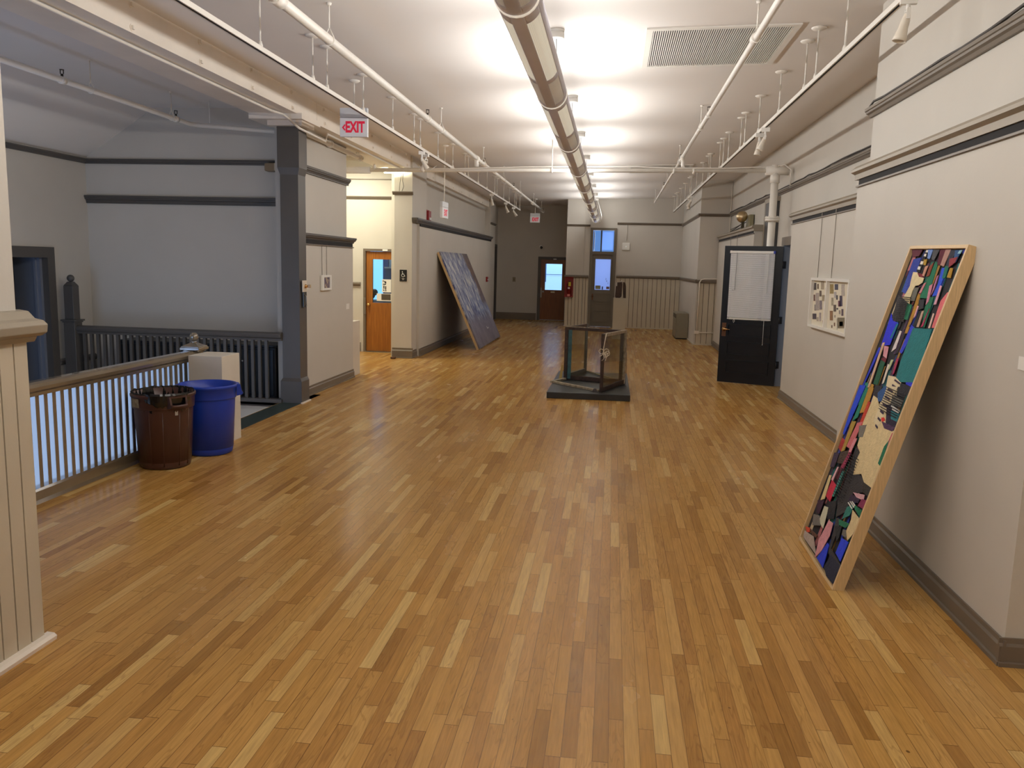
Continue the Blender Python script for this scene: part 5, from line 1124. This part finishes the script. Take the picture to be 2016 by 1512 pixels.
fw = .02
fr('frame_side', 0, fw, 0, LT); fr('frame_side', WT - fw, WT, 0, LT); fr('frame_top', fw, WT - fw, LT - fw, LT); fr('frame_bottom', fw, WT - fw, 0, fw)
m = MB(); m.hexa([TP(fw, fw, -.04), TP(WT - fw, fw, -.04), TP(WT - fw, LT - fw, -.04), TP(fw, LT - fw, -.04), TP(fw, fw, -.012), TP(WT - fw, fw, -.012), TP(WT - fw, LT - fw, -.012), TP(fw, LT - fw, -.012)]); m.build('backing_board', M('charcoal_cloth', (38, 36, 42), .9), t)
cm = {}; cms = []
def cmat(c):
    if c not in cm:
        cm[c] = len(cms); cms.append(M('cloth_%d_%d_%d' % c, c, .85, var=.10, vscale=30, bump=.5, bscale=90))
    return cm[c]
m = MB(); rnd = random.Random(11)
pal = [(28, 30, 52), (44, 40, 48), (30, 56, 130), (24, 96, 80), (96, 34, 52), (66, 46, 74), (34, 36, 40), (150, 112, 52), (28, 90, 96), (176, 108, 112), (54, 50, 50), (40, 60, 150), (196, 180, 146), (90, 40, 36)]
for i in range(150):
    u = rnd.uniform(fw + .005, WT - fw - .04); v = rnd.uniform(fw, LT - .12); w = rnd.uniform(.015, .06); hh = rnd.uniform(.08, .32); c = rnd.choice(pal); w0 = -.0115 + .006 * rnd.random()
    u1, v1 = min(u + w, WT - fw), min(v + hh, LT - fw)
    m.face([len(m.v) + k for k in range(4)], cmat(c)); m.v += [tuple(TP(*q, w0)) for q in ((u, v), (u1, v + .01 * rnd.random()), (u1 - .006, v1), (u + .004, v1 - .01 * rnd.random()))]
for i, (pl, c) in enumerate(COLLAGE):
    P = [(max(fw + .002, min(WT - fw - .002, a / 1000. - .075 * (b_ / 1000.) / LT + .004)), max(fw + .002, min(LT - fw - .002, b_ / 1000.))) for a, b_ in pl]
    w0 = -.004 + .0001 * i; k = len(m.v); n = len(P)
    ar = sum(P[j][0] * P[(j + 1) % n][1] - P[(j + 1) % n][0] * P[j][1] for j in range(n))
    if ar < 0: P = P[::-1]
    m.v += [tuple(TP(q[0], q[1], w0)) for q in P] + [tuple(TP(q[0], q[1], w0 - .003)) for q in P]
    m.face([k + j for j in range(n)], cmat(c))
    for j in range(n): m.face((k + j, k + n + j, k + n + (j + 1) % n, k + (j + 1) % n), cmat(c))
# ridges of the ribbed dark cloth and the tucks of the teal cloth
for (u0, u1, v0, v1, st, c) in ((.15, .33, 1.54, 1.68, .012, (34, 32, 35)), (.30, .50, .42, .70, .016, (34, 32, 35)), (.50, .80, 1.02, 1.16, .013, (28, 26, 32))):
    v = v0
    while v < v1: m.hexa([TP(u0, v, .009), TP(u1, v + .004, .009), TP(u1, v + .008, .009), TP(u0, v + .004, .009), TP(u0, v, .0105), TP(u1, v + .004, .0105), TP(u1, v + .008, .0105), TP(u0, v + .004, .0105)], cmat(c)); v += st
m.build('fabric_collage', cms, t)

# ------------------------------------------------------------------ leaning blue painting
t = thing('painting', 'large blue and grey abstract canvas leaning on the left wall panel', 'painting', (-2.66, 16.57, 0))
O2 = Vector((-2.665, 16.55, .03)); u2 = Vector((0, 1, 0)); up2 = Vector((-.865, 0, 1.965)); L2 = up2.length; up2.normalize(); n2 = u2.cross(up2)
if n2.x < 0: n2 = -n2
W2 = 3.08
def Q(u, v, w): return O2 + u2 * u + up2 * v + n2 * w
m = MB(); P = [Q(0, 0, 0), Q(W2, 0, 0), Q(W2, L2, 0), Q(0, L2, 0)]; m.hexa([Q(0, 0, -.03), Q(W2, 0, -.03), Q(W2, L2, -.03), Q(0, L2, -.03)] + P)
cv = m.build('canvas', canvas_material(), t)
ul = cv.data.uv_layers.new(name='UVMap')
for lp in cv.data.loops:
    d = (cv.data.vertices[lp.vertex_index].co + ORI[t.name]) - O2; ul.data[lp.index].uv = (d.dot(u2) / W2, d.dot(up2) / L2)
m = MB()
for u0, u1, v0, v1 in ((-.012, .07, -.03, L2), (W2 - .07, W2, -.03, L2), (.07, W2 - .07, L2 - .08, L2), (.07, W2 - .07, .9, .97)):
    m.hexa([Q(u0, v0, -.075), Q(u1, v0, -.075), Q(u1, v1, -.075), Q(u0, v1, -.075), Q(u0, v0, -.031), Q(u1, v0, -.031), Q(u1, v1, -.031), Q(u0, v1, -.031)])
m.build('stretcher_frame', M('pine_stretcher', (206, 176, 128), .6, var=.1, stretch=(20, 20, 2)), t)
m = MB()
for u in (.12, .9, 2.2, 2.95): m.hexa([Q(u, -.02, -.06), Q(u + .12, -.02, -.06), Q(u + .12, .02, -.06), Q(u, .02, -.06), Q(u, -.03, -.031), Q(u + .12, -.03, -.031), Q(u + .12, .02, -.031), Q(u, .02, -.031)])
m.build('bottom_block', M('pine_block', (196, 160, 120), .6), t)
m = MB(); q = [(1.75, .36), (1.78, .30), (1.98, .315), (1.97, .335), (1.82, .325), (1.79, .37)]; m.prism([Q(a, b_, .0005) for a, b_ in q], n2 * .002); m.build('white_paint_mark', M('white_paint_mark', (206, 204, 200), .6), t); m = MB(); q = [(.35, .86), (.52, .80), (.60, .90), (.42, .95)]; m.prism([Q(a, b_, .0005) for a, b_ in q], n2 * .002); m.build('white_paint_mark', MATS['white_paint_mark'], t)

# ------------------------------------------------------------------ hung frames, labels, wall fittings
t = thing('picture_frame', 'white two-part frame of small cut-out scraps hanging on the right wall panel', 'picture', (2.37, 9.38, 1.12))
x0, x1, y0, y1, z0, z1 = 2.352, 2.399, 8.56, 10.17, 1.118, 1.696
m = MB(); m.box(x0, y0, z0, x1, y0 + .04, z1); m.box(x0, y1 - .04, z0, x1, y1, z1); m.box(x0, y0 + .04, z0, x1, y1 - .04, z0 + .03); m.box(x0, y0 + .04, z1 - .03, x1, y1 - .04, z1); m.box(x0, 9.42, z0 + .03, x1, 9.46, z1 - .03); m.build('frame', M('white_frame_paint', (240, 238, 232), .4), t)
m = MB(); m.box(2.388, y0 + .04, z0 + .03, 2.398, y1 - .04, z1 - .03); m.build('backing', M('cream_backing', (226, 218, 198), .8), t)
m = MB(); sm_ = []; si = {}
for pl, c in SCRAPS:
    if c not in si: si[c] = len(sm_); sm_.append(M('scrap_%d_%d_%d' % c, c, .8, var=.25, vscale=40))
    P = [(2.3875, max(y0 + .045, min(y1 - .045, a / 1000.)), max(z0 + .032, min(z1 - .032, b_ / 1000.))) for a, b_ in pl]
    m.prism(P, (-.003, 0, 0), si[c])
m.build('paper_scraps', sm_, t)
for y in (9.41, 10.02):
    m = MB(); m.tube([(2.392, y, 1.70), (2.392, y, 2.44)], .0035, 6); m.box(2.386, y - .012, 2.405, 2.398, y + .012, 2.45); m.build('hanging_wire', M('grey_wire', (128, 120, 108), .5), t)
for y in (16.6, 17.5):
    m = MB(); m.tube([(2.392, y, 1.2), (2.392, y, 2.44)], .0035, 6); m.box(2.386, y - .012, 2.405, 2.398, y + .012, 2.45); tag(m.build('hanging_wire', MATS['grey_wire'], None, origin=(2.392, y, 1.2)), 'empty hanging wire on the far right panel, %s one' % ('nearer' if y < 17 else 'farther'), 'wire')
t = thing('picture_frame', 'small white-framed picture hanging right of the dark post', 'picture', (-3.86, 10.71, 1.35))
x0, x1, y0, y1, z0, z1 = -3.872, -3.84, 10.535, 10.90, 1.352, 1.556
m = MB(); m.box(x0, y0, z0, x1, y0 + .075, z1); m.box(x0, y1 - .06, z0, x1, y1, z1); m.box(x0, y0 + .075, z0, x1, y1 - .06, z0 + .03); m.box(x0, y0 + .075, z1 - .03, x1, y1 - .06, z1); m.build('frame', MATS['white_frame_paint'], t, bevel=.003)
mp = bpy.data.materials.new('purple_print'); g = G(mp); bb = g.n('ShaderNodeBsdfPrincipled'); g.l(bb.outputs[0], g.out.inputs[0]); ge = g.n('ShaderNodeNewGeometry'); g.l(g.ramp(g.noise(ge.outputs['Position'], 16., 3), [(.3, lin((52, 42, 96))), (.5, lin((110, 96, 104))), (.65, lin((196, 178, 150)))]), bb.inputs['Base Color'])
MB().box(-3.87, y0 + .075, z0 + .03, -3.852, y1 - .06, z1 - .03).build('print', mp, t)
for y in (10.60, 10.78):
    m = MB(); m.tube([(-3.868, y, 1.55), (-3.868, y, 1.99)], .003, 6); m.box(-3.872, y - .01, 1.955, -3.86, y + .01, 1.985); m.build('hanging_wire', MATS['grey_wire'], t)
def card(lab, x, y, z, w, h, s):
    tag(MB().box(x, y - w / 2, z - h / 2, x - s * .004, y + w / 2, z + h / 2).build('wall_label', PAPER, None, origin=(x, y, z)), lab, 'label')
card('white wall label on the short wall, right of the small frame', -3.875, 11.68, 1.09, .13, .08, -1)
card('white wall label at the right edge of the picture', 1.842, 3.86, 1.372, .10, .06, 1)

# switches on the dark post
t = thing('light_switch', 'white switch plate with key guard on the dark post', 'switch', (-3.73, 9.6, 1.37))
MB().box(-3.734, 9.535, 1.365, -3.722, 9.665, 1.505).build('plate', M('ivory_plate', (226, 214, 196), .45), t, bevel=.003)
m = MB(); m.lathe([(.022, 0), (.026, .006), (.016, .012), (.014, .05)], (-3.722, 9.61, 1.435), (1, 0, 0), 12); m.build('key_switch', BRASS, t)
MB().box(-3.68, 9.59, 1.415, -3.655, 9.63, 1.455).build('guard', M('clear_amber_plastic', (176, 150, 112), .3), t)
t = thing('wall_box', 'narrow steel hasp box below the switch plate on the dark post', 'box', (-3.73, 9.61, 1.17)); MB().box(-3.734, 9.56, 1.18, -3.724, 9.66, 1.36).build('plate', M('dull_steel', (92, 94, 92), .4, metal=.6), t)
m = MB(); m.tube([(-3.72, 9.585, 1.33), (-3.70, 9.585, 1.31), (-3.70, 9.585, 1.21), (-3.715, 9.60, 1.19), (-3.715, 9.64, 1.20)], .006, 8); m.build('hasp', STEEL, t)
t = thing('wall_speaker', 'small tan box high on the stairwell back wall beside the dark post', 'box', (-4.32, 10.13, 2.9)); MB().box(-4.40, 10.02, 2.845, -4.25, 10.15, 2.945).build('housing', M('tan_plastic', (150, 128, 98), .5), t, bevel=.015); MB().box(-4.26, 10.0, 2.85, -4.235, 10.12, 2.94).build('cover', M('pale_tan', (196, 184, 160), .5), t)
# accessibility sign
t = thing('accessibility_sign', 'black wheelchair sign on the pier right of the oak office door', 'sign', (-3.798, 14.62, 1.515))
MB().box(-3.865, 14.610, 1.41, -3.731, 14.62, 1.622).build('plate', M('sign_black', (20, 20, 22), .4), t, bevel=.004)
SW = M('sign_lettering', (214, 214, 208), .5); m = MB(); cx, cz, yy = -3.80, 1.525, 14.607
m.tube([(cx + .028 * math.cos(a), yy, cz - .005 + .028 * math.sin(a)) for a in [2.2 + .33 * i for i in range(13)]], .005, 6)
m.tube([(cx - .012, yy, cz + .045), (cx - .01, yy, cz + .012), (cx + .018, yy, cz + .010), (cx + .032, yy, cz - .022), (cx + .044, yy, cz - .018)], .0055, 6); m.tube([(cx - .012, yy, cz + .030), (cx + .016, yy, cz + .028)], .0045, 6); m.ball((cx - .013, yy, cz + .060), .009, seg=10)
m.build('wheelchair_symbol', SW, t)
m = MB(); m.box(cx - .022, 14.608, 1.455, cx + .026, 14.611, 1.463); m.box(cx - .012, 14.608, 1.440, cx + .016, 14.611, 1.447)
for i in range(9): m.box(cx - .05 + i * .0125, 14.608, 1.469, cx - .045 + i * .0125, 14.611, 1.472)
m.build('lettering', SW, t)
# glowing tube over the pier
t = thing('fluorescent_tube', 'short glowing fluorescent tube above the pier with the accessibility sign', 'lamp', (-3.93, 14.55, 3.335))
MB().tube([(-4.13, 14.52, 3.335), (-3.76, 14.52, 3.34)], .016, 10).build('tube', M('tube_glow', (255, 250, 225), .5, emit=(255, 246, 205), es=4.), t)
m = MB(); m.tube([(-3.82, 14.56, 3.33), (-3.86, 14.58, 3.15), (-3.87, 14.58, 3.02)], .005, 6); m.tube([(-3.80, 14.57, 3.33), (-3.81, 14.58, 3.2), (-3.79, 14.58, 3.1), (-3.82, 14.58, 3.02)], .005, 6); m.build('cord', CABLE, t)
t = thing('fluorescent_fixture', 'bright fluorescent fixture on the ceiling of the office recess', 'lamp', (-5.1, 14.0, 3.62))
MB().box(-5.35, 13.55, 3.60, -4.9, 14.8, 3.655).build('housing', WHITE, t); MB().box(-5.32, 13.58, 3.575, -4.93, 14.77, 3.60).build('diffuser', M('diffuser_glow', (255, 252, 235), .5, emit=(255, 250, 220), es=4.5), t)
# far wall fittings
t = thing('fire_extinguisher', 'fire extinguisher in a red cabinet on the end wall pilaster', 'fire extinguisher', (-1.27, 24.22, .86))
m = MB(); m.box(-1.395, 24.215, .865, -1.15, 24.24, 1.455); m.box(-1.395, 24.13, .865, -1.38, 24.24, 1.455); m.box(-1.165, 24.13, .865, -1.15, 24.24, 1.455); m.box(-1.38, 24.13, .865, -1.165, 24.24, .88); m.box(-1.38, 24.13, 1.44, -1.165, 24.24, 1.455); m.build('cabinet', RED, t)
m = MB(); m.lathe([(.03, 0), (.065, .01), (.065, .27), (.04, .31), (.025, .33)], (-1.27, 24.17, .95), seg=18); cy = m.build('cylinder', M('extinguisher_red', (120, 20, 24), .3), t)
m = MB(); m.box(-1.285, 24.095, 1.19, -1.215, 24.115, 1.31); m.build('yellow_tag', M('yellow_tag', (206, 190, 60), .6), cy); m = MB(); m.lathe([(.02, 0), (.02, .05)], (-1.27, 24.17, 1.28), seg=10); m.box(-1.29, 24.14, 1.32, -1.22, 24.2, 1.335); m.build('valve', DARKM, cy)
m = MB(); m.box(-1.30, 24.095, 1.11, -1.24, 24.105, 1.15); m.build('pale_sticker', PAPER, cy); MB().box(-1.31, 24.122, .89, -1.235, 24.13, .965).build('notice', M('pink_notice', (226, 140, 132), .6), t)
t = thing('access_point', 'white square wireless access point on the end wall', 'access point', (.345, 24.28, 2.375)); MB().box(.232, 24.262, 2.27, .46, 24.30, 2.485).build('body', WHITE, t, bevel=.015); MB().box(.335, 24.258, 2.365, .355, 24.264, 2.385).build('status_light', M('pale_status_light', (240, 255, 250), .4, emit=(220, 255, 245), es=1.), t)
m = MB(); m.tube([(.354, 24.288, 2.53), (.36, 24.288, 3.0)], .009, 8); m.box(.335, 24.27, 2.52, .372, 24.3, 2.55); m.build('cable_duct', WALL, t); MB().box(.25, 24.29, 2.29, .44, 24.302, 2.46).build('mounting_plate', WHITE, t)
t = thing('security_camera', 'small white dome camera above the dark oak door', 'camera', (-2.35, 26.58, 2.36)); m = MB(); m.lathe([(.03, 0), (.05, .01), (.05, .06)], (-2.35, 26.6, 2.37), (0, -1, 0), 14); m.build('mount', WHITE, t); m = MB(); m.ball((-2.33, 26.52, 2.345), .045); m.build('lens_dome', M('dark_dome', (40, 40, 44), .2), t)
t = thing('wall_plate', 'beige switch plate on the dim far wall', 'switch', (-3.2, 26.6, 1.3)); MB().box(-3.25, 26.588, 1.225, -3.15, 26.6, 1.375).build('plate', M('beige_plate', (150, 138, 116), .5), t); MB().box(-3.215, 26.58, 1.27, -3.185, 26.59, 1.33).build('toggle', M('beige_toggle', (120, 108, 90), .5), t)
t = thing('fire_alarm_strobe', 'red fire alarm strobe high on the left wall above the ledge', 'fire alarm', (-3.77, 16.5, 2.68)); MB().box(-3.78, 16.38, 2.60, -3.735, 16.60, 2.80).build('housing', RED, t, bevel=.004); MB().box(-3.785, 16.36, 2.58, -3.777, 16.62, 2.82).build('mounting_plate', RED, t); MB().box(-3.735, 16.40, 2.615, -3.71, 16.50, 2.665).build('strobe_lens', WHITE, t, bevel=.004)
t = thing('fire_pull_station', 'red fire pull station on the left wall beyond the painting', 'fire alarm', (-3.59, 23.2, 1.34)); MB().box(-3.592, 23.10, 1.27, -3.55, 23.30, 1.41).build('housing', RED, t, bevel=.004); MB().box(-3.55, 23.14, 1.32, -3.54, 23.26, 1.345).build('handle', PAPER, t)
t = thing('fire_alarm_bell', 'brass alarm bell standing on the far right picture ledge', 'bell', (2.5, 16.55, 2.56))
m = MB(); m.box(2.56, 16.3, 2.56, 2.63, 16.75, 2.83); m.box(2.50, 16.45, 2.556, 2.60, 16.72, 2.58); m.build('bracket', M('olive_box', (140, 134, 104), .5), t); m = MB(); m.prism([(2.44, 16.55, 2.56), (2.50, 16.55, 2.56), (2.50, 16.55, 2.74), (2.45, 16.55, 2.74)], (0, .08, 0)); m.build('stem', M('dark_olive', (70, 64, 44), .5), t)
m = MB(); m.lathe([(.005, .11), (.06, .10), (.1, .06), (.115, 0), (.10, -.02), (.005, -.03)], (2.46, 16.60, 2.80), (-.6, -.75, .1), 20, caps=False); m.build('gong', M('pale_brass', (206, 186, 150), .38, metal=1.), t)
m = MB(); m.tube([(2.45, 16.6, 2.66), (2.42, 17.2, 2.60), (2.41, 17.8, 2.565), (2.42, 17.3, 2.57), (2.46, 16.7, 2.60)], .010, 7); m.build('cord', CABLE, t)
m = MB(); m.tube([(2.645, 16.55, 2.76), (2.645, 19.0, 2.70), (2.645, 19.5, 2.69)], .008, 6); m.build('wall_wire', CABLE, t)
# heater and conduit by the pier
t = thing('heater', 'greige convector heater cabinet against the far right pier', 'heater', (1.80, 21.5, 0))
HT = M('greige_heater_paint', (134, 126, 106), .45, var=.04)
m = MB(); m.prism([(1.642, 20.98, .03), (1.945, 20.98, .03), (1.945, 20.98, .655), (1.66, 20.98, .655), (1.642, 20.98, .64)], (0, 1.1, 0)); m.build('cabinet_body', HT, t, bevel=.008); MB().box(1.65, 21.0, 0, 1.93, 22.06, .03).build('kick_base', DARKM, t)
m = MB()
for k in range(5): m.box(1.632, 21.05, .53 + k * .02, 1.645, 22.0, .54 + k * .02)
m.build('outlet_grille', M('heater_dark', (80, 74, 62), .5), t)
MB().box(1.636, 21.05, .36, 1.645, 22.0, .41).build('front_seam', HT, t)
t = thing('conduit', 'surface conduit with junction box around the far right pier wainscot', 'conduit', (2.02, 19.5, .3))
m = MB(); m.tube([(2.62, 19.49, 1.56), (2.12, 19.49, 1.55), (2.05, 19.49, 1.53), (2.015, 19.49, 1.47), (2.01, 19.51, .34)], .014, 8); m.tube([(2.03, 19.518, .295), (2.44, 19.518, .295)], .012, 8); m.build('pipe', CREAM, t); MB().box(1.955, 19.49, .265, 2.06, 19.532, .335).build('junction_box', CREAM, t)
m = MB(); m.tube([(2.63, 19.53, 3.75), (2.63, 19.53, 2.56)], .011, 8); tag(m.build('conduit', CREAM, None, origin=(2.63, 19.53, 2.56)), 'vertical conduit in the corner beside the far right pier', 'conduit')
tag(MB().box(-3.98, 14.42, 0, -3.90, 14.50, .035).build('door_stop', M('brown_wedge', (84, 54, 34), .6), None, origin=(-3.94, 14.46, 0), bevel=.006), 'small brown door wedge on the floor by the oak office door', 'door stop')

# ------------------------------------------------------------------ light
def area(nm, loc, rot, sx, sy, power, col, spread=PI):
    l = bpy.data.lights.new(nm, 'AREA'); l.shape = 'RECTANGLE'; l.size = sx; l.size_y = sy; l.energy = power; l.color = col; l.spread = spread
    o = bpy.data.objects.new(nm, l); COL.objects.link(o); o.location = loc; o.rotation_euler = rot; return o
WARM = (1., .975, .935)
for i in range(len(RING) - 1):
    y0, y1 = RING[i], RING[i + 1]
    area('lamp_tube_light', (XL, y0 + min(1.0, (y1 - y0) / 2), ZL + .03), (PI, 0, 0), .16, 1.75, LAMP_W * (1. if i < 7 else .75), WARM)
    for s in (-1, 1): area('lamp_side_light', (XL + s * .095, y0 + min(1.0, (y1 - y0) / 2), ZL + .075), (0, s * -PI * .5 + s * -.12, 0), .05, 1.75, SIDE_W * (1. if i < 6 else .8 if i < 7 else .45), WARM)
area('recess_light', (-5.0, 14.2, 3.55), (0, 0, 0), .5, 1.2, 60, (1., .95, .74))
area('recess_tube_light', (-3.95, 14.5, 3.36), (PI * .5, 0, 0), .4, .05, 4, (1., .95, .74))
area('stair_daylight', (-5.275, 3.96, .4), (PI / 2, 0, 0), 1.27, 2.3, STAIR_W, (.42, .62, 1.))
area('office_daylight', (-5.0, 17.0, 3.2), (0, 0, 0), .8, .8, 22, (.62, .80, 1.))
area('far_room_daylight', (-1.9, 28.4, 3.0), (0, 0, 0), 1.6, 1.0, 34, (.5, .74, 1.))
area('end_room_daylight', (-.2, 25.9, 2.0), (PI / 2, 0, PI), 1.2, 2.4, 24, (.72, .80, 1.)).rotation_euler = (-PI / 2, 0, 0)
area('side_room_daylight', (3.7, 11.35, 1.5), Vector((-.62, .78, 0)).to_track_quat('-Z', 'Y').to_euler(), .8, 1.6, 3.5, (.72, .82, 1.))
w = bpy.data.worlds.new('world'); SC.world = w; w.use_nodes = True
bg = w.node_tree.nodes.get('Background'); bg.inputs[0].default_value = (.30, .48, .9, 1); bg.inputs[1].default_value = .35

# ------------------------------------------------------------------ camera
cam = bpy.data.cameras.new('camera'); co = bpy.data.objects.new('camera', cam); COL.objects.link(co)
cam.sensor_fit = 'HORIZONTAL'; cam.sensor_width = 36.; cam.lens = 36. * 1600. / 2016.; cam.clip_end = 100
ya, pi_, ro = .119002685, .144866372, .0254753289
f = Vector((-math.sin(ya) * math.cos(pi_), math.cos(ya) * math.cos(pi_), -math.sin(pi_))); rt = Vector((math.cos(ya), math.sin(ya), 0)); dn = f.cross(rt)
r2 = rt * math.cos(ro) - dn * math.sin(ro); d2 = rt * math.sin(ro) + dn * math.cos(ro)
co.matrix_world = Matrix(((r2.x, -d2.x, -f.x, 0), (r2.y, -d2.y, -f.y, 0), (r2.z, -d2.z, -f.z, 1.75), (0, 0, 0, 1)))
SC.camera = co
SC.view_settings.view_transform = 'Standard'; SC.view_settings.look = 'None'; SC.view_settings.gamma = 1.; SC.view_settings.use_curve_mapping = False
SC.view_settings.exposure = EXPO
SC.cycles.max_bounces = 10; SC.cycles.diffuse_bounces = 6; SC.cycles.transparent_max_bounces = 16; SC.cycles.sample_clamp_indirect = 2.5; SC.cycles.use_adaptive_sampling = False; SC.cycles.blur_glossy = .6
